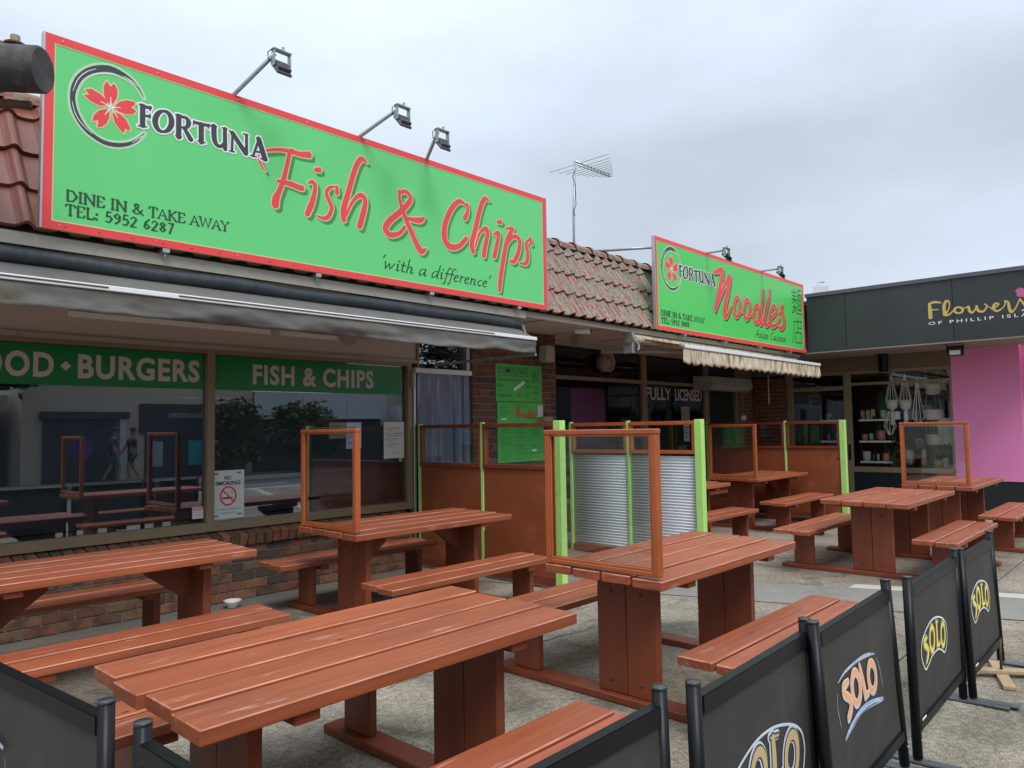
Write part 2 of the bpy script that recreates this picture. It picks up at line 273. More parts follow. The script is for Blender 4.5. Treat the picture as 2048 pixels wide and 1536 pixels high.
def lathe(name, prof, c, m, parent=None, n=20, axis='z', **k):
    bm = bmesh.new(); rings = []
    for (r, z) in prof:
        ring = []
        for i in range(n):
            a = 2*PI*i/n; u, v = r*math.cos(a), r*math.sin(a)
            ring.append(bm.verts.new(Vector(c)+(Vector((u, v, z)) if axis == 'z' else Vector((z, u, v)) if axis == 'x' else Vector((u, z, v)))))
        rings.append(ring)
    for a, b in zip(rings, rings[1:]):
        for i in range(n): bm.faces.new((a[i], a[(i+1) % n], b[(i+1) % n], b[i]))
    if prof[0][0] > .0005: bm.faces.new(rings[0])
    if prof[-1][0] > .0005: bm.faces.new(rings[-1])
    bmesh.ops.remove_doubles(bm, verts=bm.verts, dist=1e-5)
    return done(name, bm, m, parent, smooth=True, **k)
def poly(name, pts, m, parent=None, **k):
    bm = bmesh.new(); bm.faces.new([bm.verts.new(p) for p in pts]); return done(name, bm, m, parent, **k)

# ---------------------------------------------------------------- lettering: distance fields of pen strokes, meshed flat
def smooth_path(s):
    s = [tuple(map(float, p)) for p in s]
    if len(s) < 3: return s
    o = []; P = [s[0]]+s+[s[-1]]
    for i in range(1, len(P)-2):
        p0, p1, p2, p3 = map(np.array, P[i-1:i+3])
        for t in (0, .25, .5, .75):
            q = .5*((2*p1)+(p2-p0)*t+(2*p0-5*p1+4*p2-p3)*t*t+(3*p1-p0-3*p2+p3)*t**3); q[2] = max(q[2], .001); o.append(tuple(q))
    o.append(s[-1]); return o
class Field:
    def __init__(s, strokes=(), polys=(), h=.005, pad=.05, smooth=True, closed=False):
        S = [smooth_path(k) if smooth else k for k in strokes]; al = [p for k in S for p in k]+[(*p, 0) for k in polys for p in k]
        w = max([p[2] for p in al])/2+pad
        s.u0 = min(p[0] for p in al)-w; s.v0 = min(p[1] for p in al)-w; u1 = max(p[0] for p in al)+w; v1 = max(p[1] for p in al)+w
        s.h = h; nu = int((u1-s.u0)/h)+2; nv = int((v1-s.v0)/h)+2
        s.D = np.full((nv, nu), 9., dtype=np.float64)
        for k in S:
            if len(k) == 1: k = [k[0], k[0]]
            for a, b in zip(k, k[1:]): s.seg(a, b, pad)
        for pl in polys: s.poly(pl)
    def seg(s, a, b, pad):
        m = max(a[2], b[2])/2+pad; h = s.h
        i0 = max(0, int((min(a[0], b[0])-m-s.u0)/h)); i1 = int((max(a[0], b[0])+m-s.u0)/h)+2
        j0 = max(0, int((min(a[1], b[1])-m-s.v0)/h)); j1 = int((max(a[1], b[1])+m-s.v0)/h)+2
        sub = s.D[j0:j1, i0:i1]; U = s.u0+h*(np.arange(sub.shape[1])+i0)[None, :]; V = s.v0+h*(np.arange(sub.shape[0])+j0)[:, None]
        dx, dy = b[0]-a[0], b[1]-a[1]; L2 = dx*dx+dy*dy
        t = np.clip(((U-a[0])*dx+(V-a[1])*dy)/L2, 0, 1) if L2 > 1e-12 else 0*U*V
        d = np.hypot(U-a[0]-t*dx, V-a[1]-t*dy)-(a[2]+(b[2]-a[2])*t)/2
        np.minimum(sub, d, out=sub)
    def poly(s, pl):
        U = s.u0+s.h*np.arange(s.D.shape[1])[None, :]; V = s.v0+s.h*np.arange(s.D.shape[0])[:, None]
        ins = np.zeros(s.D.shape, bool); d = np.full(s.D.shape, 9.)
        for a, b in zip(pl, pl[1:]+pl[:1]):
            dx, dy = b[0]-a[0], b[1]-a[1]; L2 = dx*dx+dy*dy+1e-12
            t = np.clip(((U-a[0])*dx+(V-a[1])*dy)/L2, 0, 1); d = np.minimum(d, np.hypot(U-a[0]-t*dx, V-a[1]-t*dy))
            if abs(dy) > 1e-9: ins ^= ((a[1] > V) != (b[1] > V)) & (U < dx*(V-a[1])/dy+a[0])
        s.D = np.minimum(s.D, np.where(ins, -d, d))
    def mesh(s, lvl, f, name, m, parent, du=0, dv=0, **k):
        D = s.D-lvl; I = D < 0; nv, nu = D.shape; vs = []; fs = []; ids = {}
        def P(u, v):
            q = (round(u, 5), round(v, 5))
            if q not in ids: ids[q] = len(vs); vs.append(tuple(f(s.u0+u*s.h+du, s.v0+v*s.h+dv)))
            return ids[q]
        cnt = I[:-1, :-1].astype(int)+I[:-1, 1:]+I[1:, :-1]+I[1:, 1:]
        for j in range(nv-1):
            row = cnt[j]; nzr = np.nonzero(row)[0]
            if not len(nzr): continue
            full = (row == 4).astype(np.int8); dd = np.diff(np.concatenate(([0], full, [0])))
            for a, b in zip(np.nonzero(dd == 1)[0], np.nonzero(dd == -1)[0]):
                fs.append((P(a, j), P(b, j), P(b, j+1), P(a, j+1)))
            for i in nzr:
                if row[i] == 4: continue
                c = [(i, j), (i+1, j), (i+1, j+1), (i, j+1)]; d = [D[j, i], D[j, i+1], D[j+1, i+1], D[j+1, i]]; pl = []
                for q in range(4):
                    r = (q+1) % 4
                    if d[q] < 0: pl.append(P(*c[q]))
                    if (d[q] < 0) != (d[r] < 0):
                        t = d[q]/(d[q]-d[r]); pl.append(P(c[q][0]+(c[r][0]-c[q][0])*t, c[q][1]+(c[r][1]-c[q][1])*t))
                if len(set(pl)) >= 3: fs.append(tuple(dict.fromkeys(pl)))
        if not fs: return None
        org = ORG[parent]; vs = [tuple(Vector(v)-org) for v in vs]
        me = bpy.data.meshes.new(name); me.from_pydata(vs, [], fs); me.materials.append(m); me.update()
        return link(name, me, parent, **k)
def onY(Y): return lambda u, v: (u, Y, v)
def onX(X): return lambda u, v: (X, u, v)
def onXr(X): return lambda u, v: (X, -u, v)
def S3(l): return [[(s[i]/1000, s[i+1]/1000, s[i+2]/1000) for i in range(0, len(s), 3)] for s in l]
def S2(l): return [[(s[i]/1000, s[i+1]/1000) for i in range(0, len(s), 2)] for s in l]
def xf(S, a, b, c, d): return [[(p[0]*a+b, p[1]*c+d)+((p[2]*(abs(a)*abs(c))**.5,) if len(p) > 2 else ()) for p in s] for s in S]
SERIF = {'D': (.78, [[(.12, 0), (.12, 1)], [(.12, 1), (.45, .97), (.7, .5), (.45, .03), (.12, 0)]], []), 'I': (.34, [[(.14, 0), (.14, 1)]], [(.14, 0), (.14, 1)]),
 'N': (.82, [[(.12, 0), (.12, 1)], [(.12, 1), (.68, 0)], [(.68, 0), (.68, 1)]], [(.12, 0), (.08, 1), (.68, 1)]), 'E': (.62, [[(.12, 0), (.12, 1)], [(.12, 1), (.5, 1), (.52, .85)], [(.12, .52), (.42, .52)], [(.12, 0), (.5, 0), (.54, .16)]], []),
 '&': (.84, [[(.7, .48), (.5, .12), (.25, 0), (.05, .22), (.2, .45), (.42, .68), (.42, .9), (.28, 1), (.16, .85), (.3, .55), (.75, 0)]], []), 'T': (.66, [[(.3, 0), (.3, 1)], [(.02, .85), (.04, 1), (.58, 1), (.6, .85)]], [(.3, 0)]),
 'A': (.74, [[(.04, 0), (.34, 1), (.64, 0)], [(.16, .34), (.54, .34)]], [(.04, 0), (.64, 0)]), 'K': (.74, [[(.12, 0), (.12, 1)], [(.6, 1), (.14, .48)], [(.22, .56), (.64, 0)]], [(.12, 0), (.12, 1), (.6, 1), (.64, 0)]),
 'W': (1.02, [[(.04, 1), (.26, 0), (.48, 1), (.7, 0), (.92, 1)]], [(.04, 1), (.92, 1)]), 'Y': (.7, [[(.04, 1), (.32, .48), (.6, 1)], [(.32, .48), (.32, 0)]], [(.32, 0), (.04, 1), (.6, 1)]),
 'L': (.6, [[(.12, 1), (.12, 0), (.5, 0), (.54, .18)]], [(.12, 1)]), ':': (.3, [[(.1, .08)], [(.1, .55)]], []), ' ': (.34, [], []),
 '5': (.56, [[(.44, 1), (.16, 1), (.12, .56), (.34, .62), (.46, .36), (.3, .02), (.06, .08)]], []), '9': (.58, [[(.44, .7), (.26, .46), (.08, .7), (.26, 1), (.44, .74), (.42, .3), (.14, 0)]], []),
 '2': (.58, [[(.08, .78), (.26, 1), (.44, .76), (.3, .4), (.06, 0), (.48, 0)]], []), '6': (.58, [[(.42, 1), (.14, .6), (.1, .24), (.26, 0), (.44, .26), (.28, .52), (.1, .3)]], []),
 '8': (.58, [[(.26, .54), (.1, .76), (.26, 1), (.42, .76), (.26, .54), (.08, .26), (.26, 0), (.44, .26), (.26, .54)]], []), '7': (.54, [[(.06, 1), (.46, 1), (.2, 0)]], []), '3': (.56, [[(.08, .88), (.26, 1), (.42, .78), (.22, .54), (.44, .28), (.26, 0), (.06, .1)]], [])}
_n = [(.09, .3), (.25, .5), (.33, .4), (.31, .05), (.38, 0), (.44, .07)]; _a = [(.36, .5), (.2, .52), (.04, .3), (.06, .04), (.18, 0), (.34, .3)]
SCRIPT = {'w': (.6, [[(0, .5), (.07, .02), (.24, .46), (.3, .02), (.52, .5)]], []), 'i': (.27, [[(.05, .42), (.1, .5), (.1, .05), (.16, 0), (.22, .08)], [(.13, .74)]], []), 't': (.3, [[(.12, .75), (.1, .1), (.18, 0), (.26, .06)], [(0, .5), (.26, .5)]], []),
 'h': (.5, [[(.1, 1), (.08, 0)], _n], []), 'a': (.5, [_a, [(.38, .5), (.35, .05), (.42, 0), (.47, .07)]], []), 'd': (.5, [_a, [(.42, 1), (.36, .05), (.43, 0)]], []), 'f': (.3, [[(.36, .92), (.24, 1), (.17, .8), (.12, -.25), (0, -.32)], [(.04, .5), (.3, .5)]], []),
 'e': (.38, [[(.06, .25), (.28, .36), (.26, .5), (.12, .48), (.04, .2), (.14, 0), (.32, .08)]], []), 'r': (.32, [[(.04, .45), (.1, .5), (.08, 0)], [(.09, .3), (.22, .5), (.3, .46)]], []), 'n': (.5, [[(.04, .45), (.1, .5), (.08, 0)], _n], []),
 'c': (.36, [[(.3, .45), (.18, .5), (.04, .25), (.14, 0), (.3, .08)]], []), 's': (.34, [[(.3, .45), (.16, .5), (.08, .36), (.26, .16), (.16, 0), (.02, .06)]], []), 'u': (.5, [[(.02, .45), (.08, .5), (.07, .1), (.16, 0), (.32, .3)], [(.36, .5), (.33, .05), (.4, 0), (.45, .07)]], []),
 'A': (.66, [[(0, 0), (.4, 1), (.55, 0)], [(.15, .35), (.5, .35)]], []), 'C': (.58, [[(.5, .85), (.3, 1), (.04, .5), (.2, 0), (.5, .15)]], []), "'": (.18, [[(.08, 1), (.02, .8)]], []), ' ': (.26, [], [])}
def ringfield(cx, cz, r, w): return Field([[(cx+r*math.cos(a), cz+r*math.sin(a), w) for a in np.linspace(0, 2*PI, 17)]], h=.002, pad=.01, smooth=False)
def pen(txt, F, u0, u1, v0, H, thick, thin, slant=0):
    tot = sum(F[c][0] for c in txt); k = (u1-u0)/tot; x = 0; out_ = []
    for c in txt:
        adv, st, se = F[c]
        for s_ in st:
            q = [(u0+(x+p[0]+slant*p[1])*k, v0+p[1]*H) for p in s_]
            if len(q) == 1: out_.append([(*q[0], thick*1.15), (q[0][0]+.001, q[0][1], thick*1.15)]); continue
            o = []
            for i, p in enumerate(q):
                a = q[max(i-1, 0)]; b = q[min(i+1, len(q)-1)]; dx, dy = b[0]-a[0], b[1]-a[1]; l = math.hypot(dx, dy)+1e-9
                ca = abs((dx*.35-dy*.94)/l) if slant else abs(dy/l)
                up = (dx*dy > 0 and c in 'AKNWY&') ; o.append((*p, ((thin+thick)/2 if up else thin+(thick-thin)*min(1, ca))))
            out_.append(o if len(o) > 3 else [p for a, b in zip(o, o[1:]) for p in (a, ((a[0]+b[0])/2, (a[1]+b[1])/2, (a[2]+b[2])/2))]+[o[-1]])
        for (sx_, sy_) in se:
            cx_ = u0+(x+sx_)*k; out_.append([(cx_-.13*k, v0+sy_*H, thin*.9), (cx_+.13*k, v0+sy_*H, thin*.9)])
        x += adv
    return out_
def text(body, u0, u1, v0, v1, f, m, parent, bold=0, name='lettering', shear=0, sp=1, keep=False):
    cu = bpy.data.curves.new('t', 'FONT'); cu.body = body; cu.offset = bold; cu.shear = shear; cu.space_character = sp; cu.resolution_u = 3; cu.space_line = .9
    o = bpy.data.objects.new('t', cu); COL.objects.link(o); dg = bpy.context.evaluated_depsgraph_get(); me = bpy.data.meshes.new_from_object(o.evaluated_get(dg))
    bpy.data.objects.remove(o); bpy.data.curves.remove(cu)
    co = np.zeros(len(me.vertices)*3); me.vertices.foreach_get('co', co); co = co.reshape(-1, 3)
    a, b = co.min(0), co.max(0); ku = (u1-u0)/(b[0]-a[0]); kv = (v1-v0)/(b[1]-a[1]); org = ORG[parent]
    for v in me.vertices:
        v.co = Vector(f(u0+(v.co.x-a[0])*ku, v0+(v.co.y-a[1])*kv))-org
    me.name = name; me.materials.clear(); me.materials.append(m)
    return link(name, me, parent)
D = {"fish":[[2950,3613,10,2917,3653,18,2898,3702,18,2923,3757,18,2975,3787,23,3080,3820,29,3175,3830,37,3258,3830,43,3340,3846,58],[3196,3855,13,3168,3822,35,3141,3709,37,3108,3578,42,3068,3470,46,3044,3416,62,3039,3366,64],[3061,3560,26,3162,3563,45,3258,3551,48,3279,3553,46],[3407,3736,36,3440,3744,44],[3335,3606,14,3371,3627,36,3400,3602,38,3393,3530,41,3364,3435,52,3329,3352,49],[3614,3639,29,3614,3590,43],[3592,3638,14,3539,3615,31,3509,3567,34,3531,3510,39,3561,3451,39,3531,3370,39,3480,3342,33,3414,3354,11],[3930,3925,12,3873,3952,45,3825,3896,51,3777,3777,53,3729,3619,52,3682,3464,58,3682,3372,49],[3701,3402,20,3776,3550,29,3856,3623,45,3907,3585,48,3887,3479,57,3846,3348,56],[4293,3743,38,4365,3769,39,4422,3725,46,4382,3652,55,4274,3545,57,4169,3454,62,4126,3376,62,4177,3331,53,4281,3361,41,4347,3432,35],[4285,3758,29,4293,3675,35,4345,3545,45,4433,3391,55,4505,3276,62,4556,3241,59,4609,3276,13],[4327,3527,19,4435,3520,42,4536,3533,56,4583,3567,23],[5152,3816,37,5157,3740,44,5118,3671,54],[5141,3798,18,5048,3827,47,4934,3724,60,4852,3558,63,4840,3422,66,4909,3347,66,5031,3372,53,5132,3466,47],[5473,3919,15,5402,3929,53,5334,3808,60,5265,3591,63,5209,3426,62,5229,3352,55],[5258,3403,22,5330,3564,34,5418,3617,53,5439,3561,57,5404,3444,60,5380,3338,60],[5596,3724,39,5642,3733,51],[5525,3579,19,5598,3606,54,5585,3507,54,5536,3355,61],[5727,3678,24,5823,3696,44,5761,3603,60,5712,3497,59,5661,3295,62,5623,3130,62,5608,3008,46],[5731,3508,24,5833,3612,44,5929,3592,57,5913,3465,61,5838,3347,56,5767,3344,16],[6103,3639,42,6127,3585,46],[6103,3639,21,6039,3570,45,6061,3456,54,6033,3356,49,5922,3339,16]],"ring":[[2033,3903,3,1996,3960,10,1952,4000,20,1889,4025,33,1819,4035,43,1752,4018,45,1686,3980,43,1629,3919,39,1595,3843,36,1585,3775,31,1593,3705,34,1619,3641,34,1663,3581,31,1722,3541,28,1789,3519,29,1865,3525,28,1934,3552,23,1989,3595,17,2036,3655,4]],"streak":[[1874,3999,3,1812,3999,6,1745,3980,6,1679,3941,5,1630,3879,3],[1992,3971,3,1944,3998,7,1893,4014,3],[1585,3807,3,1615,3898,5,1664,3964,5,1722,4005,3],[1582,3742,3,1601,3668,5,1641,3607,5,1707,3557,3],[1958,3567,3,2028,3636,5]],"petal":[[1800,3795,1773,3844,1770,3901,1789,3945,1814,3912,1836,3944,1858,3906,1857,3855,1831,3800],[1842,3787,1868,3825,1915,3852,1962,3859,1976,3846,1947,3812,1982,3797,1963,3770,1916,3754,1869,3758,1842,3771],[1831,3747,1877,3744,1917,3714,1941,3670,1941,3645,1910,3653,1902,3615,1871,3642,1844,3675,1830,3721],[1809,3752,1809,3698,1791,3651,1765,3622,1737,3613,1741,3661,1705,3644,1713,3685,1742,3727,1786,3751],[1797,3777,1748,3762,1697,3774,1649,3804,1685,3817,1658,3843,1695,3860,1747,3844,1789,3816]],"spoke":[[1817,3771,10,1816,3842,4],[1817,3771,10,1881,3790,4],[1817,3771,10,1862,3714,4],[1817,3771,10,1781,3710,4],[1817,3771,10,1754,3793,4]],"fdot":[[1816,3771,31,1819,3772,31]],"fortuna":[[2023,3844,37,2023,3707,37],[1998,3851,10,2034,3855,12],[2026,3842,25,2076,3848,22],[2078,3861,9,2071,3827,9],[2035,3779,17,2071,3786,19],[2073,3804,9,2069,3768,9],[1994,3696,10,2052,3704,10],[2222,3794,41,2218,3764,39,2205,3736,34,2187,3715,27,2165,3703,19,2144,3702,27,2125,3713,34,2113,3734,38,2108,3761,40,2112,3790,38,2124,3818,34,2142,3840,27,2164,3852,19,2185,3853,27,2204,3843,34,2217,3822,39,2222,3794,41],[2272,3847,39,2273,3697,39],[2250,3853,11,2293,3859,11],[2252,3701,11,2293,3700,11],[2285,3849,18,2328,3850,27,2344,3819,38,2327,3781,25,2290,3772,14],[2311,3774,27,2360,3703,38],[2386,3836,24,2494,3843,24],[2383,3849,9,2378,3811,9],[2496,3858,9,2488,3819,9],[2437,3833,41,2438,3705,40],[2409,3706,9,2468,3706,11],[2533,3848,41,2536,3761,41,2555,3716,32,2592,3715,26,2618,3757,19],[2618,3854,32,2621,3702,34],[2512,3851,11,2554,3854,11],[2596,3857,11,2636,3859,11],[2679,3844,21,2675,3698,21],[2679,3839,39,2785,3713,41],[2792,3857,24,2793,3710,28],[2653,3850,12,2686,3850,12],[2654,3697,11,2697,3699,12],[2764,3859,12,2804,3860,12],[2896,3853,22,2846,3705,20],[2894,3852,44,2946,3710,46],[2864,3748,16,2925,3753,16],[2824,3707,10,2874,3708,12],[2913,3702,12,2968,3705,12]],"noodles":[[10311,3866,38,10449,3912,84,10588,3941,97,10549,3776,96,10469,3609,99,10389,3431,94,10327,3308,79],[10371,3364,57,10505,3535,69,10655,3711,78,10822,3873,91,10833,3828,99,10747,3617,106,10647,3394,108,10637,3242,100,10723,3271,66,10846,3416,32],[11145,3437,65,11129,3374,65,11100,3320,63,11063,3282,62,11025,3267,60,10989,3276,61,10963,3308,63,10949,3358,63,10950,3418,64,10966,3481,64,10994,3535,63,11030,3573,62,11069,3589,61,11105,3581,62,11132,3549,64,11146,3499,65,11145,3437,65],[11505,3438,67,11489,3374,67,11459,3318,66,11420,3280,64,11380,3264,62,11343,3273,64,11315,3306,65,11301,3357,66,11302,3419,66,11319,3482,66,11348,3538,65,11386,3577,64,11427,3594,63,11464,3585,64,11492,3552,66,11507,3501,67,11505,3438,67],[11146,3334,28,11300,3398,29],[11510,3330,38,11671,3388,38],[11857,3399,69,11841,3342,69,11811,3291,68,11773,3256,66,11732,3242,64,11694,3250,66,11666,3279,67,11651,3325,68,11651,3381,68,11667,3438,68,11696,3488,67,11734,3523,66,11775,3539,65,11813,3531,66,11842,3502,68,11858,3456,69,11857,3399,69],[12046,3828,58,11985,3613,79,11889,3390,83,11889,3241,82],[11915,3236,65,12058,3378,40],[12317,3863,59,12251,3687,81,12126,3471,84,12058,3293,84,12146,3236,71,12324,3347,41],[12310,3375,50,12501,3474,60,12545,3574,60,12443,3600,64,12320,3492,77,12273,3342,81,12349,3240,77,12562,3296,60,12678,3411,42],[12569,3371,37,12800,3647,57,12798,3542,80,12863,3384,85,12809,3267,80,12662,3232,60,12626,3302,37]],"mian":[[13248,3945,17,13502,3951,18],[13280,3882,17,13457,3883,17],[13252,3817,17,13489,3814,18],[13366,4019,17,13345,3797,17],[13333,3791,17,13270,3727,17],[13364,3795,17,13472,3756,17],[13380,3727,17,13255,3572,17],[13299,3679,17,13453,3681,17,13341,3592,17,13261,3560,17],[13338,3684,17,13474,3574,17,13697,3571,18],[13495,4000,18,13701,4011,18],[13593,3998,18,13574,3924,18],[13526,3915,18,13709,3926,18,13680,3638,18,13499,3639,17,13526,3915,18],[13589,3914,18,13562,3641,18],[13648,3918,18,13621,3641,18],[13580,3824,18,13639,3825,18],[13571,3733,18,13630,3733,18],[13493,3491,17,13492,3437,17],[13316,3412,17,13684,3435,18],[13323,3410,17,13298,3227,17,13221,3014,17],[13481,3405,17,13459,3222,17],[13479,3307,17,13644,3315,18],[13374,3215,17,13635,3224,18,13617,3036,18,13357,3038,17,13374,3215,17]],"jiaozi":[[7762,2380,9,7713,2316,9],[7762,2372,9,7802,2336,9],[7739,2317,9,7790,2319,9],[7732,2304,9,7798,2305,9,7796,2259,9,7731,2260,9],[7731,2281,9,7797,2282,9],[7732,2304,9,7729,2196,9,7782,2217,9],[7763,2243,9,7805,2201,9],[7841,2384,9,7843,2354,9],[7804,2348,9,7885,2348,9],[7825,2332,9,7804,2298,9],[7861,2333,9,7885,2302,9],[7860,2295,9,7837,2240,9,7800,2196,9],[7817,2290,9,7845,2241,9,7888,2202,9],[7760,2124,9,7852,2125,9,7811,2083,9],[7811,2083,9,7815,1975,9,7772,1961,9],[7717,2048,9,7893,2046,9]],"flowers":[[3246,3531,41,3239,3438,57,3237,3312,60],[3245,3540,35,3167,3560,41,3076,3538,25],[3217,3432,22,3113,3428,14],[3026,3330,47,3030,3471,50,2993,3555,40,2948,3522,22,2964,3422,19,3012,3328,34,2956,3330,28,2896,3389,18],[2762,3376,37,2767,3358,36,2781,3344,34,2801,3335,31,2824,3334,28,2846,3341,31,2865,3353,34,2878,3371,36,2882,3390,37,2876,3409,36,2862,3423,34,2842,3431,31,2819,3432,28,2797,3426,31,2778,3413,34,2766,3395,36,2762,3376,37],[2773,3407,15,2724,3409,18,2678,3423,33,2670,3357,42,2629,3320,30,2577,3383,24,2566,3419,33,2545,3342,39,2476,3323,30,2421,3401,22,2455,3438,18,2405,3390,13,2352,3356,18],[2359,3346,21,2283,3387,23,2265,3420,26,2315,3423,32,2338,3354,41,2287,3305,32,2204,3354,17,2171,3429,23],[2179,3451,23,2134,3429,29,2125,3336,43,2099,3267,37,2040,3326,19,1989,3438,20,1973,3456,26],[1981,3460,20,1939,3392,31,1898,3301,40,1958,3277,23]],"peony":[[1995,3587,72,1962,3591,86,1932,3548,100],[1985,3531,71,1920,3515,71],[1905,3575,85,1887,3541,71]],"solo":[[4078,522,17,4031,517,27,4025,497,29,4075,470,30,4093,446,31,4077,420,28,4051,398,18],[4224,484,24,4217,461,24,4203,443,24,4186,433,25,4168,432,26,4152,441,25,4140,457,24,4134,479,23,4135,503,23,4142,526,23,4156,544,24,4173,554,25,4191,555,26,4207,547,25,4219,531,25,4225,508,24,4224,484,24],[4288,560,23,4287,496,27,4282,440,27],[4270,566,8,4329,557,9],[4276,439,24,4330,433,20,4351,445,11],[4475,454,25,4467,432,26,4452,415,26,4434,406,26,4414,405,27,4396,414,26,4383,430,25,4376,451,25,4377,475,25,4385,497,25,4399,514,25,4418,523,26,4437,524,27,4455,516,26,4469,500,26,4476,478,26,4475,454,25]],"soloout":[[3997,530,4077,562,4167,585,4256,589,4345,578,4450,548,4516,509,4539,459,4530,416,4507,381,4453,360,4387,387,4313,410,4238,413,4163,404,4101,380,4043,365,4006,389,3973,433,3967,475,3979,508]],"solo5":[[3057,569,17,3008,563,25,3005,535,26,3057,505,27,3067,473,28,3029,440,25],[3192,510,28,3186,488,28,3172,472,27,3155,464,26,3135,464,25,3117,474,26,3103,491,26,3095,512,27,3094,535,27,3100,557,27,3113,573,27,3130,582,26,3150,581,25,3168,572,26,3183,555,27,3191,533,28,3192,510,28],[3212,588,19,3233,522,26,3249,464,29],[3248,463,21,3293,464,17],[3407,500,29,3400,480,28,3386,465,28,3368,457,26,3348,458,25,3330,467,26,3315,483,27,3307,504,28,3306,525,28,3312,545,28,3325,560,27,3343,568,26,3363,567,25,3382,559,27,3397,543,28,3406,522,29,3407,500,29]],"sw5":[[2959,586,5,3047,607,11,3186,612,13,3319,605,16,3423,587,6],[2983,373,14,3058,396,24,3187,418,27,3321,411,29,3493,383,18],[3449,564,3,3485,504,4,3500,431,3],[2940,548,3,2929,503,3,2945,426,3]],"sw5b":[[3032,383,6,3121,403,9,3225,409,9,3334,403,9,3432,388,6]],"solo1":[[3005,495,44,3014,464,43,3045,430,42,3094,398,39,3154,375,36,3218,362,41,3275,363,45,3315,378,48,3332,405,49,3321,439,48,3286,475,46,3232,507,41,3169,530,36,3106,540,39,3054,537,42,3019,521,43,3005,495,44]],"sw1":[[3159,586,5,3069,584,15,2975,580,19,2893,570,14],[2874,546,2,2861,500,3]]}
YW = 6.73
# ================================================================ GROUND
def sheet(name, pts, z, m, parent=None, **k): return poly(name, [(x, y, z) for x, y in pts], m, parent, **k)
sheet('ground', [(-300, -300), (300, -300), (300, 300), (-300, 300)], -.16, DIRT, kind='structure')
pv = thing('pavement', 'concrete paving of the dining terrace', 'pavement', (0, 0, 0)); del pv['category']; del pv['label']; pv['kind'] = 'structure'
box('base', -30, 40, -6, 9, -.155, -.012, DIRT, pv)
rows = [(-6, -3.4), (-3.4, -.9), (-.9, 1.55), (1.55, 4.05), (4.05, 6.05)]
def clip_slab(x0, x1, y0, y1, m, dx=0.0):
    bm = bmesh.new(); bx(bm, x0, x1, y0, y1, -.05, random.uniform(-.0015, .0015), .006)
    for v in bm.verts: v.co.x += (v.co.y)*dx
    done('paving_slab', bm, m, pv)
for (y0, y1) in rows:
    xs = [-30, -12, -6, -3.4, -1.0, 1.35, 3.7, 6.05]
    for a, b in zip(xs, xs[1:]): clip_slab(a+.006, b-.006, y0+.006, y1-.006, AGG)
    xs = [6.05, 8.3, 10.6, 13.2, 15.8, 19, 40]
    for a, b in zip(xs, xs[1:]): clip_slab(a+.006, b-.006, y0+.006, y1-.006, AGG2)
def skew_strip(name, x0, x1, y0, y1, z, m):   # boundaries run obliquely, x grows as y falls
    f = lambda x, y: (x+(3.3-y)*.355, y, z)
    poly(name, [f(x0, y0), f(x1, y0), f(x1, y1), f(x0, y1)], m, pv)
skew_strip('smooth_strip', 6.30, 7.19, -6, 6.0, .0055, SMOOTH); skew_strip('pale_strip', 7.20, 7.41, -6, 2.55, .0058, PALEC)
clip_slab(-30, 5.9, 6.056, 6.75, SMOOTH); clip_slab(5.91, 40, 6.056, 9, SMOOTH)
# crack across the slab under the tables
bm = bmesh.new(); x, y = 2.9, 3.72; P0 = []
while x < 5.9: P0.append((x, y)); x += .09; y += random.uniform(-.03, .03)-.004
for a, b in zip(P0, P0[1:]):
    w_ = random.uniform(.002, .005); bm.faces.new([bm.verts.new(q) for q in ((a[0], a[1]-w_, .0045), (b[0], b[1]-w_, .0045), (b[0], b[1]+w_, .0045), (a[0], a[1]+w_, .0045))])
done('crack', bm, DIRT, pv)
# ================================================================ STREET BEHIND THE PHOTOGRAPHER (seen mirrored in the shop window)
box('road', -60, 80, -12.0, -6.3, -.158, -.14, ASPH, kind='structure')
box('kerb', -60, 80, -6.3, -6.0, -.156, 0, PALEC, kind='structure')
box('kerb', -60, 80, -12.2, -12.0, -.156, -.01, PALEC, kind='structure')
box('footpath', -60, 80, -14.0, -12.2, -.157, -.012, AGG, kind='structure')
rm = thing('road_marking', '', '', (0, 0, -.136)); 
for q in ('label', 'category'):
    if q in rm: del rm[q]
rm['kind'] = 'structure'
for i in range(-10, 20): sheet('painted_line', [(i*3, -9.2), (i*3+1.6, -9.2), (i*3+1.6, -9.08), (i*3, -9.08)], -.136, WHITEP, rm)
sheet('painted_line', [(-30, -6.9), (50, -6.9), (50, -6.8), (-30, -6.8)], -.136, WHITEP, rm)
REND = mat('beige_render', (.42, .38, .31), .9, .06, 2); GREYW = mat('grey_wall_panel', (.42, .45, .48), .8, .06, 2, col2=(.25, .14, .08), c2w=(.68, .74), c2s=2, stretch=(1, 1, .25))
DKB = mat('dark_shopfront', (.03, .035, .045), .5, .1, 2)
b1 = thing('rendered_building', 'tall beige rendered building with dark shopfront panels across the street', 'building', (11, -15, 0))
box('wall', 7.0, 14.9, -19, -14.1, -.16, 6.5, REND, b1); box('sign_panel', 10.6, 14.8, -14.08, -14.0, 1.6, 2.65, DKB, b1); box('shopfront', 10.8, 14.6, -14.08, -14.02, 0, 1.55, DKB, b1)
box('entrance', 7.6, 9.8, -14.08, -14.0, .0, 2.1, DKB, b1)
mY = lambda Y: (lambda u, v: (-u, Y, v))
text('JET BOAT RIDES', -14.0, -12.0, 2.82, 2.94, mY(-14.07), WHITEP, b1, name='lettering'); text('OCEAN ADVENTURES', -13.2, -11.6, 2.15, 2.32, mY(-13.99), GREYW, b1)
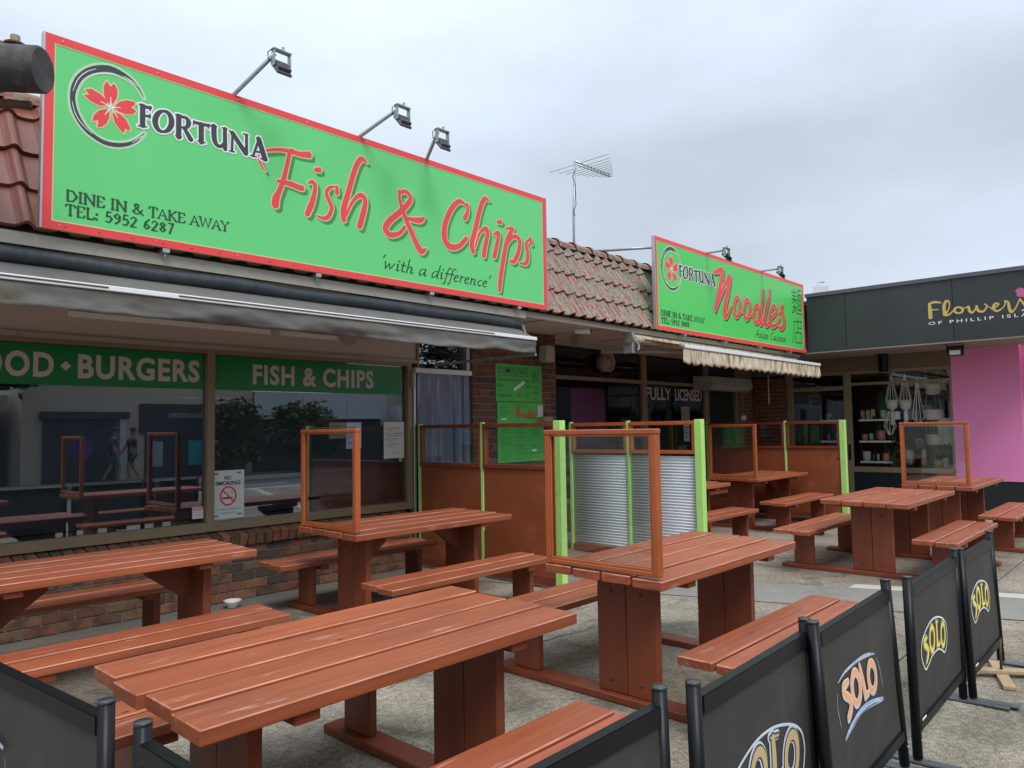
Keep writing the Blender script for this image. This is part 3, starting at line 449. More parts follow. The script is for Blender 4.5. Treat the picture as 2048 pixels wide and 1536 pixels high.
Field([[(13.9+.3*math.cos(a), 2.15+.32*math.sin(a), .07) for a in np.linspace(0, 5.6, 18)]], h=.02, pad=.03, smooth=False).mesh(0, onY(-13.99), 'round_emblem', mat('teal_print', (.02, .35, .42), .5, .1, 4), b1)
Field([[(8.7, 1.1, .72), (8.701, 1.1, .72)]], h=.03, pad=.05).mesh(0, onY(-13.99), 'oval_emblem', mat('violet_print', (.10, .03, .25), .5, .3, 6), b1); box('door_post', 9.9, 10.1, -14.09, -13.9, 0, 2.2, GREYW, b1); box('entrance_head', 7.5, 10.2, -14.1, -13.85, 2.1, 2.35, DKB, b1)
for q in range(5): box('poster', 10.9+q*.72, 11.4+q*.72, -14.015, -14.0, .4, 1.3, [GREYW, DKB, MATS['teal_print'], GREYW, DKB][q], b1)
b2 = thing('panelled_building', 'low grey building with rust streaked parapet panels across the street', 'building', (18, -15, 0))
box('wall', 15.0, 21.6, -19, -14.6, -.16, 2.1, DKB, b2)
for i in range(3): box('parapet_panel', 15.0+i*2.2, 17.17+i*2.2, -14.6, -14.1, 2.1, 3.2, GREYW, b2)
b3 = thing('white_shop_building', 'white corner shop building with red shop signs across the street', 'building', (25, -15, 0))
box('wall', 21.8, 32, -19, -14.6, -.16, 4.5, REND, b3); box('awning_fascia', 21.8, 32, -14.6, -13.4, 2.0, 2.7, GREYW, b3); box('shop_sign', 22.2, 24, -13.39, -13.34, 2.1, 2.6, SIGNR, b3); box('shop_sign', 25.2, 27, -13.39, -13.34, 2.1, 2.6, SIGNR, b3); box('window', 22, 31, -14.58, -14.5, 0, 1.95, DKB, b3)
b5 = thing('sky_blocker_building', 'long dark building added across the street to block sky reflections in the shopfront', 'building', (50, -15, 0)); box('wall', 32.2, 90, -20, -14.5, -.16, 5.2, DKB, b5); box('roof', 32.1, 90.2, -20, -14.3, 5.2, 5.4, GREYW, b5)  # added out of view to keep bright sky out of the shopfront glass
b4 = thing('dark_brick_building', 'long dark low building further along the street', 'building', (-10, -16, 0)); box('wall', -40, 6.4, -20, -15.2, -.16, 2.6, DKB, b4); box('roof', -40.4, 6.8, -20, -14.9, 2.6, 2.9, GREYW, b4)
LEAFD = mat('conifer_foliage', (.03, .05, .022), .8, .5, 2); LEAFY = mat('olive_foliage', (.075, .085, .022), .8, .5, 2); BARK = mat('bark', (.09, .065, .045), .95, .3, 9, bump=.5)
def tree(name, label, x, y, h, rx, rz, zc, n, m, group):
    t = thing(name, label, 'tree', (x, y, 0), group)
    bm = bmesh.new(); tube(bm, [(x, y, -.16), (x+.1, y, h*.4), (x-.05, y+.1, h*.8)], [.2, .14, .05], 8)
    for k in range(8):
        a = random.uniform(0, 2*PI); z = h*random.uniform(.35, .75); tube(bm, [(x, y, z), (x+rx*.7*math.cos(a), y+rx*.7*math.sin(a), z+.5)], [.06, .02], 5)
    done('trunk', bm, BARK, t)
    bm = bmesh.new(); rg = random.Random(int(x*10)); cl = [(rg.uniform(0, 2*PI), rg.uniform(.15, 1), rg.uniform(-1, 1), rg.uniform(.25, .5)) for _ in range(26)]
    for i in range(n):
        a, r, w, s = cl[i % 26]; c = Vector((x+rx*r*math.cos(a)*(1-.5*max(w, 0)), y+rx*r*math.sin(a)*(1-.5*max(w, 0)), zc+rz*w))
        p = c+Vector((rg.gauss(0, 1)*s*rx*.5, rg.gauss(0, 1)*s*rx*.5, rg.gauss(0, 1)*s*.4)); d = Vector((rg.gauss(0, 1), rg.gauss(0, 1), rg.gauss(0, .4))).normalized()*.16; e_ = d.orthogonal().normalized()*.07
        bm.faces.new([bm.verts.new(q) for q in (p-d, p+e_, p+d, p-e_)])
    me = bpy.data.meshes.new('crown'); bmesh.ops.translate(bm, verts=bm.verts, vec=-ORG[t]); bm.to_mesh(me); bm.free(); me.materials.append(m); link('crown', me, t)
tree('conifer_tree', 'dark spreading conifer across the street, beside the beige building', 4.2, -11.0, 8, 3.4, 2.0, 4.8, 9000, LEAFD, None)
tree('street_tree', 'tall dark street tree across the road, behind the grey building', 24.5, -12.4, 8, 2.6, 2.4, 5.6, 7000, LEAFD, None)
tree('shrub_tree', 'olive green young tree in front of the dark shopfront across the street', 13.4, -12.6, 2.4, 1.0, .8, 1.6, 2200, LEAFY, 'young trees on the far footpath')
tree('shrub_tree', 'olive green young tree in front of the grey building across the street', 16.2, -12.6, 2.8, 1.2, .8, 1.6, 2600, LEAFY, 'young trees on the far footpath')

def person(label, x, y, shirt, short_, ph):
    T = thing('person', label, 'person', (x, y, -.012), 'people walking on the far footpath'); z0 = -.012
    def skin(name, V, E_, m, k=1):
        me = bpy.data.meshes.new(name); me.from_pydata([(x+v[0], y+v[1], z0+v[2]) for v in V], E_, []); me.materials.append(m)
        for v in me.vertices: v.co = Vector(v.co)-ORG[T]
        o = link(name, me, T); md = o.modifiers.new('s', 'SKIN'); md.use_smooth_shade = True
        for i, v in enumerate(V): me.skin_vertices[0].data[i].radius = (v[3]*k, v[3]*k)
        me.skin_vertices[0].data[0].use_root = True; o.modifiers.new('u', 'SUBSURF').levels = 1; return o
    s = ph; SK = mat('skin', (.25, .15, .11), .6, .05, 5)
    V = [(0, 0, .95, .13), (0, 0, 1.2, .12), (0, 0, 1.42, .12), (.01, 0, 1.5, .055), (.03, 0, 1.6, .085), (.04, 0, 1.7, .09), (.03, 0, 1.76, .05),
         (0, .19, 1.4, .055), (-.1*s, .25, 1.15, .045), (.02*s, .26, .92, .035), (.04*s, .26, .84, .04), (0, -.19, 1.4, .055), (.12*s, -.25, 1.15, .045), (.26*s, -.25, .95, .035), (.3*s, -.25, .88, .04),
         (.02*s, .1, .88, .09), (.16*s, .1, .5, .06), (.1*s, .1, .1, .042), (.22*s, .1, .05, .04), (-.02*s, -.1, .88, .09), (-.05*s, -.1, .5, .06), (-.28*s, -.1, .14, .042), (-.2*s, -.1, .05, .04)]
    E_ = [(0, 1), (1, 2), (2, 3), (3, 4), (4, 5), (5, 6), (2, 7), (7, 8), (8, 9), (9, 10), (2, 11), (11, 12), (12, 13), (13, 14), (0, 15), (15, 16), (16, 17), (17, 18), (0, 19), (19, 20), (20, 21), (21, 22)]
    skin('body', V, E_, SK)
    skin('shirt', [(0, 0, .84, .155), (0, 0, .98, .15), (0, 0, 1.2, .14), (0, 0, 1.42, .135), (0, .19, 1.4, .075), (-.06*s, .235, 1.24, .065), (0, -.19, 1.4, .075), (.07*s, -.235, 1.24, .065)], [(0, 1), (1, 2), (2, 3), (3, 4), (4, 5), (3, 6), (6, 7)], shirt)
    skin('shorts', [(0, 0, .97, .145), (.02*s, .1, .84, .11), (.11*s, .1, .6, .09), (-.02*s, -.1, .84, .11), (-.04*s, -.1, .6, .09)], [(0, 1), (1, 2), (0, 3), (3, 4)], short_)
    lathe('hair', [(.0, .12), (.07, .10), (.105, .03), (.10, -.03), (.0, -.03)], (x+.02, y, z0+1.72), DKB, T, n=12)
NAVY = mat('navy_cloth', (.03, .03, .08), .9, .1, 6); DEN = mat('blue_grey_cloth', (.08, .11, .14), .9, .1, 6)
person('person in navy top and blue grey shorts walking on the far footpath', 9.35, -12.9, NAVY, DEN, 1); person('person in dark top and dark shorts walking beside another on the far footpath', 10.0, -13.1, DKB, DKB, -1)
# ================================================================ RESTAURANT BUILDING
B = thing('restaurant_building', 'long brick restaurant building with steep red tiled roof edge', 'building', (5, 7, 0))
def brick_mesh(lx, ly, lz, nm):
    bm = bmesh.new(); bx(bm, -lx/2, lx/2, -ly/2, ly/2, -lz/2, lz/2, .004); me = bpy.data.meshes.new(nm); bm.to_mesh(me); bm.free(); return me
bme = brick_mesh(.230, .10, .076, 'brick'); bme.materials.append(BRK); bmh = brick_mesh(.110, .10, .076, 'brick'); bmh.materials.append(BRK)
bme2 = bme.copy(); bme2.materials.clear(); bme2.materials.append(BRK2); bmh2 = bmh.copy(); bmh2.materials.clear(); bmh2.materials.append(BRK2)
def bricks(x0, x1, z0, nc, Y, parent, full, half):
    for c in range(nc):
        x = x0 - (.12 if c % 2 else 0)
        while x < x1-.03:
            a, b = max(x, x0), min(x+.23, x1); w_ = b-a
            if w_ > .04:
                me = full if w_ > .17 else half
                o = link('brick', me, parent, ((a+b)/2, Y+.05+random.uniform(-.002, .002), z0+c*.086+.043)); o.scale.x = w_/(.23 if w_ > .17 else .11)
                if random.random() < .5: o.rotation_euler.z = PI
            x += .24
dado = box('wall', -1.5, 5.6, YW+.012, YW+.22, -.05, .52, MORTAR, B)
bricks(.55, 5.58, 0.003, 6, YW, dado, bme, bmh)
box('wall', -1.5, .54, YW, YW+.05, -.05, .52, MORTAR, B)
# rowlock sill
sb = bmesh.new(); bx(sb, -.038, .038, -.12, .12, -.055, .055, .006); sme = bpy.data.meshes.new('sill_brick'); sb.to_mesh(sme); sb.free(); sme.materials.append(BRK)
sill = box('window_sill', -1.5, 5.6, YW-.03, YW+.2, .525, .60, MORTAR, B)
x = 1.1
while x < 5.56:
    o = link('sill_brick', sme, sill, (x, YW+.05, .592+random.uniform(-.003, .003))); o.rotation_euler = (math.radians(14), 0, 0); x += .086
# shop window: x -1.5 .. 5.60, glass plane at YW+.06
GY = YW+.07
win = thing('w', '', '', (3, 7, 0)); bpy.data.objects.remove(win)
bm = bmesh.new()
for (a, b) in ((-1.5, 5.6),): bx(bm, a, b, YW+.02, YW+.10, .66, .745, .004); bx(bm, a, b, YW+.015, YW+.10, 2.31, 2.36, .004)
for xc in (-.15, 3.222, 5.60): bx(bm, xc-.035 if xc < 5 else 5.565, xc+.035 if xc < 5 else 5.63, YW+.012, YW+.105, .665, 2.355, .004)
window = done('window', bm, BROWNA, B)
for a, b in ((-1.5, -.186), (-.114, 3.186), (3.258, 5.564)): box('pane', a, b, GY, GY+.006, .74, 2.32, SHOPG, window)
bm = bmesh.new(); bx(bm, 1.0, 3.185, GY+.03, GY+.05, .745, .775); bx(bm, 3.26, 5.56, GY+.03, GY+.05, .745, .775); done('inner_rail', bm, ALU, window)
for a, b in ((-.114, 3.17), (3.262, 5.5)): box('green_band', a, b, GY-.004, GY-.001, 1.975, 2.30, BANDG, window)
fw_ = onY(GY-.0055)
text('SEAFOOD', .92, 1.935, 2.035, 2.24, fw_, LETW, window, bold=.034, sp=1.12)
F = Field(polys=[[(2.02, 2.095), (2.06, 2.135), (2.02, 2.175), (1.98, 2.135)]], h=.005, pad=.01); F.mesh(0, fw_, 'lettering', LETW, window)
text('BURGERS', 2.11, 3.13, 2.035, 2.24, fw_, LETW, window, bold=.034, sp=1.12)
text('FISH & CHIPS', 3.66, 5.11, 2.035, 2.235, fw_, LETW, window, bold=.034, sp=1.12)
# panel above the window, with its ghost lettering and a tube light's reflection painted as white strips
pan = box('fascia_panel', -1.5, 5.70, YW+.03, YW+.06, 2.36, 2.86, PANELB, B)
GHOST = mat('faded_letter', (.36, .30, .29), .6, .05, 3)
for i, (a, b) in enumerate(((2.15, 2.42), (2.55, 2.75), (2.85, 2.95), (3.1, 3.2), (3.3, 3.42), (3.6, 3.85), (4.15, 4.4))): box('faded_letter', a, b, YW+.027, YW+.029, 2.56, 2.68, GHOST, pan)
Field([[(4.75, 2.62, .25), (4.751, 2.62, .25)]], h=.01, pad=.02).mesh(0, onY(YW+.0275), 'faded_letter', GHOST, pan); box('faded_letter', 4.85, 5.1, YW+.027, YW+.029, 2.58, 2.65, GHOST, pan)
box('reflection_strip', 2.02, 3.82, YW+.015, YW+.03, 2.538, 2.583, WHITEM, pan); box('reflection_strip', 3.93, 4.6, YW+.015, YW+.03, 2.538, 2.583, WHITEM, pan)
box('panel_edge', 5.70, 5.725, YW, YW+.08, 2.26, 2.86, BROWNA, B); box('lower_rail', -1.5, 5.7, YW-.005, YW+.03, 2.345, 2.385, BEIGE, B)
# door bay with transom
bm = bmesh.new(); bx(bm, 5.64, 6.56, YW, YW+.09, 2.235, 2.30, .004); bx(bm, 5.73, 6.56, YW+.01, YW+.08, 2.62, 2.68, .004); bx(bm, 6.50, 6.56, YW+.005, YW+.085, 2.30, 2.62, .004); bx(bm, 5.635, 5.67, YW-.005, YW+.10, 0, 2.235, .004)
df = done('door_frame', bm, ALU, B); box('pane', 5.73, 6.50, GY, GY+.006, 2.30, 2.62, SHOPG, df)
box('latch', 5.60, 5.635, YW-.02, YW+.01, 2.06, 2.24, KRAFT, df)
# brick pier
pier = box('pier', 6.60, 8.26, YW+.012, YW+.5, -.05, 2.9, MORTAR, B)
bricks(6.60, 8.26, 1.032, 22, YW, pier, bme2, bmh2)
box('pier_plinth', 6.60, 8.26, YW+.004, YW+.012, -.05, 1.03, BRK2, B)
# noodle shopfront at Y=7.05
NY = 7.05
bm = bmesh.new()
for a, b, c, d in ((8.26, 13.35, 2.30, 2.36), (8.26, 13.35, .42, .50), (8.26, 13.35, 2.82, 2.9)): bx(bm, a, b, NY, NY+.08, c, d, .003)
for a, b in ((8.26, 8.33), (11.0, 11.14), (13.2, 13.36)): bx(bm, a, b, NY-.006, NY+.09, 0, 2.9, .003)
bx(bm, 14.5, 14.58, NY-.006, NY+.09, 0, 2.9)
nf = done('window', bm, BROWNA, B)
for a, b in ((8.33, 11.0), (11.14, 13.2)):
    box('pane', a, b, NY+.04, NY+.046, .5, 2.30, SHOPG3, nf); box('pane', a, b, NY+.04, NY+.046, 2.36, 2.82, SHOPG3, nf)
box('purple_board', 8.80, 9.68, NY+.10, NY+.12, .55, 2.19, PURP, nf)
box('lower_wall', 8.26, 13.36, NY+.01, NY+.08, 0, .42, BRK2, B)
text('FULLY', 11.16, 12.0, 2.03, 2.25, onY(NY+.034), LETW, nf, bold=.02); text('LICENSED', 12.14, 13.14, 2.03, 2.25, onY(NY+.034), LETW, nf, bold=.02)
bm = bmesh.new()
for i in range(60):
    xx = 13.38+i*.0188; tube(bm, [(xx, NY+.05+.006*math.sin(i*2.1), .05), (xx, NY+.05, 2.28)], .006, 4)
o = done('door_beads', bm, mat('bead_curtain', (.03, .04, .03), .5, .3, 5), B, kind='stuff')
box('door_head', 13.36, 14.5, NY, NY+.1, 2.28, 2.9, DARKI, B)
pier2 = box('pier', 14.58, 15.6, NY+.012, NY+.3, -.05, 2.9, MORTAR, B)
bm = bmesh.new()
for c in range(33):
    xx = 14.58-(.12 if c % 2 else 0)
    while xx < 15.28: bx(bm, max(xx, 14.58), min(xx+.23, 15.29), NY, NY+.06, c*.086+.005, c*.086+.081, .003); xx += .24
done('brickwork', bm, mat('dark_brick', (.17, .07, .045), .85, .35, 7, bump=.3), pier2, kind='stuff')  # one dark red-brown base colour, mottled by noise
# interior box behind the glass
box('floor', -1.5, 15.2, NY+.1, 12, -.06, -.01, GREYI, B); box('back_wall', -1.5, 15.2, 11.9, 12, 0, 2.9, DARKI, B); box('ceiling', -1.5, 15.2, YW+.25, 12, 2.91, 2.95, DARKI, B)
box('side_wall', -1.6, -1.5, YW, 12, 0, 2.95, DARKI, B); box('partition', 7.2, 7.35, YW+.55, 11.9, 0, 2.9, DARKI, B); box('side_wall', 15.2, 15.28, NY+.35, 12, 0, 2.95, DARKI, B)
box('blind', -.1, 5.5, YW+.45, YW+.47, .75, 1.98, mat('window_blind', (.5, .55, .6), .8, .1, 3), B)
for i in range(14): box('louvre', 5.28, 5.5, YW+.15, YW+.18, .84+i*.035, .855+i*.035, ALU, B)
box('counter', 8.6, 12.9, 8.6, 9.2, 0, 1.05, GREYI, B); box('shelf', 11.3, 12.9, 7.9, 8.2, 1.2, 1.24, KRAFT, B)
# soffit
bm = bmesh.new(); 
box('soffit', -3, 13.88, 5.42, NY+.3, 2.88, 2.905, SOFF, B)
for xx in (6.9, 8.1, 9.3, 10.5, 11.7, 12.9): box('soffit_joint', xx, xx+.03, 5.45, YW-.05, 2.872, 2.8795, BEIGE, B)
box('cornice', 8.27, 13.8, NY-.09, NY-.012, 2.80, 2.878, BEIGE, B)
box('fascia_board', -3, 6.08, 5.36, 5.42, 2.762, 2.842, BEIGE, B); box('fascia_board', 6.09, 13.88, 5.44, 5.46, 2.80, 2.878, SOFF, B)
box('junction_box', 8.35, 8.47, YW-.35, YW-.2, 2.76, 2.878, BEIGE, B)
# roof tiles, 61 degree skirt
TH = math.radians(61); EY, EZ = 5.37, 2.862; PT = .205; GA = .33
def tile_mesh(nm, m):
    bm = bmesh.new(); n = 13; rows_ = []
    prof = [(i/(n-1), .048*(.5-.5*math.cos(2*PI*min(1, max(0, (i/(n-1)-.5)/.5))))**.8-.006*math.sin(PI*min(1, i/(n-1)*2))) for i in range(n)]
    for yy, dz in ((0, .026), (0, .040), (.37, .008)):
        rows_.append([bm.verts.new((p[0]*(PT+.012)-PT/2, yy, p[1]+dz)) for p in prof])
    for i in range(n-1): rows_[0][i].co.z = prof[i][1]+.012
    rows_[0][n-1].co.z = prof[n-1][1]+.012
    for a, b in zip(rows_, rows_[1:]):
        for i in range(n-1): bm.faces.new((a[i], a[i+1], b[i+1], b[i]))
    for v in rows_[1]: v.co.z += 0
    bmesh.ops.recalc_face_normals(bm, faces=bm.faces); me = bpy.data.meshes.new(nm); bm.to_mesh(me); bm.free(); me.materials.append(m)
    return me
tl, tcn_ = tile_mesh('roof_tile', TILEL), tile_mesh('roof_tile', TILEC)
roof = poly('roof', [(-3, EY+.02, EZ-.01), (13.88, EY+.02, EZ-.01), (13.88, EY+.02+1.12*math.cos(TH), EZ-.01+1.12*math.sin(TH)), (-3, EY+.02+1.12*math.cos(TH), EZ-.01+1.12*math.sin(TH))], DARKI, B)
nrow = 0
for r in range(4):
    rngs = [(-.3, 13.8)] if r == 0 else [(-.1, 1.75), (6.0, 9.15)]
    for a, b in rngs:
        k0 = int(a/PT)
        for k in range(k0, int(b/PT)+1):
            xx = k*PT+.06; s = r*GA; 
            if r == 0 and (9.3 < xx < 13.5) and k % 1: continue
            o = link('roof_tile', tl if xx > 5 else tcn_, roof, (xx, EY+s*math.cos(TH), EZ+s*math.sin(TH))); o.rotation_euler = (TH+random.uniform(-.02, .02), 0, random.uniform(-.015, .015)); o.scale.y = .36 if r == 3 else 1
rl = 1.10
def ridge(x):
    bm = bmesh.new(); n = 7; R_ = []
    for (xx, r_) in ((0, .128), (.05, .128), (.055, .108), (.40, .100)):
        R_.append([bm.verts.new((xx, -r_*math.cos(PI*i/(n-1))*1.0, r_*math.sin(PI*i/(n-1)))) for i in range(n)])
    for a, b in zip(R_, R_[1:]):
        for i in range(n-1): bm.faces.new((a[i], a[i+1], b[i+1], b[i]))
    bmesh.ops.recalc_face_normals(bm, faces=bm.faces); me = bpy.data.meshes.new('ridge_tile'); bm.to_mesh(me); bm.free(); me.materials.append(RIDGE); return me
rme = ridge(0); xx = -.5
while xx < 9.6:
    if not 2.0 < xx < 5.6:
        o = link('ridge_tile', rme, roof, (xx, EY+rl*math.cos(TH)+.07, EZ+rl*math.sin(TH)+.04+random.uniform(-.006, .006))); o.rotation_euler = (0, math.radians(-1.5), 0)
    xx += .355
box('ridge_mortar', -.5, 9.7, EY+rl*math.cos(TH)+.0, EY+rl*math.cos(TH)+.13, EZ+rl*math.sin(TH)-.12, EZ+rl*math.sin(TH)+.045, DIRT, roof)
box('flat_roof', -3, 13.88, 6.05, 12, 3.6, 3.68, GREYI, B)
# ================================================================ SIGNS
def signboard(label, x0, x1, z0, z1, green):
    T = thing('sign_board', label, 'sign', ((x0+x1)/2, 5.3, z0), 'green sign boards on the roof edge')
    box('panel', x0+.001, x1-.001, 5.302, 5.335, z0+.001, z1-.001, green, T)
    box('frame_edge', x0-.012, x0, 5.295, 5.34, z0, z1, ALU, T); box('frame_edge', x1, x1+.012, 5.295, 5.34, z0, z1, ALU, T)
    bw = .054; bm = bmesh.new()
    for a, b, c, d in ((x0, x1, z0, z0+bw), (x0, x1, z1-bw, z1), (x0, x0+bw, z0+bw, z1-bw), (x1-bw, x1, z0+bw, z1-bw)): bx(bm, a, b, 5.2985, 5.3019, c, d)
    done('red_border', bm, SIGNR, T)
    bm = bmesh.new(); e1 = .007
    for a, b, c, d in ((x0+bw, x1-bw, z0+bw, z0+bw+e1), (x0+bw, x1-bw, z1-bw-e1, z1-bw), (x0+bw, x0+bw+e1, z0+bw+e1, z1-bw-e1), (x1-bw-e1, x1-bw, z0+bw+e1, z1-bw-e1)): bx(bm, a, b, 5.2995, 5.3018, c, d)
    done('yellow_pinstripe', bm, EDGEY, T)
    for xx in np.arange(x0+.75, x1-.2, 1.24):
        bm = bmesh.new(); bx(bm, xx, xx+.05, 5.30, 5.42, z0-.035, z0-.003, .003); tube(bm, [(xx+.025, 5.33, z0-.04), (xx+.025, 5.33, z0-.06)], .008, 6); done('bracket', bm, ALU, T)
    for xx in ((x0+1.95,) if x0 > 5 else ()): box('sheet_joint', xx, xx+.0025, 5.3008, 5.3019, z0+bw+.01, z1-bw-.01, SHDW, T)
    for xx in np.arange(x0+.1, x1, .6):
        for zz in (z0+.03, z1-.03): lathe('rivet', [(.006, .0), (.005, -.003)], (xx, 5.2985, zz), ALU, T, n=6, axis='y')
    return T
Yp = lambda i: onY(5.3012-.0007*i)
def logo(T, A):
    ring = xf(S3(D['ring']), *A); F = Field(ring, h=.004, pad=.04)
    F.mesh(.016, Yp(1), 'logo_halo', EDGEY if 0 else mat('print_halo', (.45, .68, .42), .5, 0, 3), T); F.mesh(0, Yp(2), 'logo_ring', INK, T)
    Field(xf(S3(D['streak']), *A), h=.003, pad=.01).mesh(0, Yp(3), 'logo_streak', WHITEP, T)
    F = Field(polys=xf(S2(D['petal']), *A), h=.004, pad=.03); F.mesh(.009, Yp(1), 'petal_halo', EDGEY, T); F.mesh(0, Yp(2), 'petal', SIGNR, T)
    Field(xf(S3(D['spoke']), *A), h=.003, pad=.01).mesh(0, Yp(3), 'stamen', WHITEP, T)
    F = Field(xf(S3(D['fdot']), *A), h=.003, pad=.02); F.mesh(.0, Yp(4), 'flower_centre', WHITEP, T); F.mesh(-.012, Yp(5), 'flower_centre', SIGNR, T)
    F = Field(xf(S3(D['fortuna']), *A), h=.004, pad=.03, smooth=True); F.mesh(.011, Yp(3), 'lettering_halo', WHITEP, T); F.mesh(0, Yp(4), 'lettering', INK, T)
s1 = signboard('long green sign with red Fish & Chips lettering, largest sign on the roof', 1.423, 6.374, 2.877, 4.144, SIGNG)
logo(s1, (1, 0, 1, 0))
F = Field(S3(D['fish']), h=.0045, pad=.05)
F.mesh(.006, Yp(0.4), 'lettering_shadow', SHDW, s1, du=.028, dv=-.024); F.mesh(.009, Yp(1), 'lettering_edge', EDGEY, s1); F.mesh(0, Yp(2), 'lettering', SIGNR, s1)
def penmesh(T, txt, FN, u0, u1, v0, H, th, tn, m, f, sl=0, h=.0035): Field(pen(txt, FN, u0, u1, v0, H, th, tn, sl), h=h, pad=.01, smooth=False).mesh(0, f, 'lettering', m, T)
penmesh(s1, 'DINE IN & TAKE AWAY', SERIF, 1.557, 2.66, 3.077, .070, .015, .006, INKG, Yp(1)); penmesh(s1, 'TEL: 5952 6287', SERIF, 1.557, 2.25, 2.984, .070, .015, .006, INKG, Yp(1))
penmesh(s1, "'with a difference'", SCRIPT, 4.07, 5.46, 3.012, .125, .017, .007, INKG, Yp(1), .18)
s2 = signboard('green sign with red Noodles lettering and Chinese characters, beside the charcoal fascia', 8.656, 13.778, 2.869, 4.138, SIGNG2)
# logo of the first board fitted to this one: ring bounds
rg_ = S3(D['ring'])[0]; u_ = [p[0] for p in rg_]; v_ = [p[1] for p in rg_]; k_ = (4.03-3.46)/(max(v_)-min(v_)); fo = [p for s_ in S3(D['fortuna']) for p in s_]; fu = max(p[0] for p in fo)
ku = (10.36-8.83)/(fu-min(u_))
logo(s2, (ku, 8.83-ku*min(u_), k_, 3.46-k_*min(v_)))
F = Field(S3(D['noodles']), h=.0045, pad=.05); F.mesh(.004, Yp(5), 'lettering_shadow', INK, s2, du=.03, dv=-.022); F.mesh(.008, Yp(6), 'lettering_edge', EDGEY, s2); F.mesh(0, Yp(7), 'lettering', SIGNR, s2)
Field(S3(D['mian']), h=.004, pad=.01, smooth=False).mesh(0, Yp(1), 'characters', INKG, s2)
penmesh(s2, 'DINE IN & TAKE AWAY', SERIF, 8.785, 10.0, 3.065, .075, .018, .008, INKG, Yp(1)); penmesh(s2, 'TEL: 5952 3888', SERIF, 8.785, 9.54, 2.965, .072, .018, .008, INKG, Yp(1))
penmesh(s2, 'Asian Cuisine', SCRIPT, 11.69, 12.91, 3.0, .14, .02, .009, INKG, Yp(1), .18)
# sign brace
rod('sign_brace', [(8.66, 5.33, 3.98), (8.4, 6.1, 4.02)], .02, GALV, label='pale metal brace running from the roof ridge to the noodle sign', cat='brace')
# floodlights over the signs
def flood(label, bx_, tip, dark=False):
    T = thing('floodlight', label, 'floodlight', (bx_, 5.33, 4.14), 'floodlights on arms above the signs')
    tx, ty, tz = tip; rod('arm', [(bx_, 5.35, 4.02), (bx_, 5.33, 4.14), (tx, ty, tz)], .017, GALV, T, n=8)
    bm = bmesh.new(); bx(bm, tx-.02, tx+.13, ty-.025, ty+.025, tz+.03, tz+.042, .002); bx(bm, tx-.015, tx-.007, ty-.02, ty+.02, tz-.09, tz+.03); bx(bm, tx+.117, tx+.125, ty-.02, ty+.02, tz-.09, tz+.03)
    tube(bm, [(tx+.07, ty, tz+.045), (tx+.07, ty, tz+.075)], .012, 6); done('yoke', bm, GALV, T)
    rod('cable', [(tx-.02, ty, tz+.03), (tx-.05, ty+.01, tz), (tx-.04, ty+.02, tz-.05), (tx+.02, ty+.02, tz-.06)], .004, BLKM, T, n=5)
    bm = bmesh.new(); bx(bm, 0, .12, -.07, .07, -.011, .011, .003)
    for i in range(11): bx(bm, .006+i*.010, .011+i*.010, -.05, .058, .011, .038)
    for v in bm.verts: y, z = v.co.y, v.co.z; a = math.radians(48); v.co = Vector((tx-.005+v.co.x, ty+y*math.cos(a)-z*math.sin(a), tz-.10+y*math.sin(a)+z*math.cos(a)))
    done('lamp_body', bm, BLKM if dark else mat('dark_grey_casting', (.12, .125, .13), .5, .15, 20, metal=.4), T)
flood('floodlight on the longest arm, leftmost above the big sign', 2.69, (2.80, 4.9, 4.36))
flood('floodlight on a slanting arm above the middle of the big sign', 3.85, (3.95, 4.9, 4.30))
flood('floodlight on a short steep arm near the right end of the big sign', 4.64, (4.45, 4.95, 4.25))
flood('small black floodlight above the left half of the noodle sign', 10.14, (10.0, 4.95, 4.10), True)
flood('small black floodlight above the right end of the noodle sign', 12.03, (11.9, 4.95, 4.11), True)
# black spotlight at the left edge
T = thing('spotlight', 'round black spotlight in a grey clamp at the top left corner', 'spotlight', (1.1, 4.7, 3.75))
cx0, cy0 = Vector((1.05, 4.758, 3.59)), Vector((1.217, 4.60, 3.579)); ax = (cy0-cx0).normalized()
bm = bmesh.new(); tube(bm, [cx0-ax*.4, cx0, cx0+ax*.02, cy0, cy0+ax*.012], [.13, .13, .125, .125, .115], 56); done('housing', bm, mat('dusty_black_plastic', (.045, .045, .045), .75, .3, 9, bump=.2, col2=(.12, .11, .09), c2w=(.5, .75), c2s=8), T, smooth=False)
bm = bmesh.new(); tube(bm, [cx0-ax*.045, cx0-ax*.01], [.138, .138], 20); done('clamp_band', bm, mat('grey_plastic', (.42, .42, .43), .5, .1, 9), T)
rod('bolt', [cx0+ax*.09+Vector((0, 0, .12)), cx0+ax*.09+Vector((0, 0, .185))], [.024, .024], KRAFT, T, n=6); rod('washer', [cx0+ax*.09+Vector((0, 0, .125)), cx0+ax*.09+Vector((0, 0, .137))], [.055, .055], RUST, T, n=12)
rod('bracket', [cx0-ax*.5+Vector((0, .1, -.16)), cx0+Vector((0, .1, -.17)), cy0+Vector((-.02, .1, -.17))], [.025, .03, .02], RUST, T, n=7)
rod('bracket', [cx0-ax*.5+Vector((0, .1, .16)), cx0+Vector((0, .1, .16)), cy0-ax*.1+Vector((0, .0, .10))], [.05, .04, .03], RUST, T, n=7); rod('stay', [cx0+Vector((0, .1, -.17)), (.9, 5.9, 3.55)], .02, RUST, T)
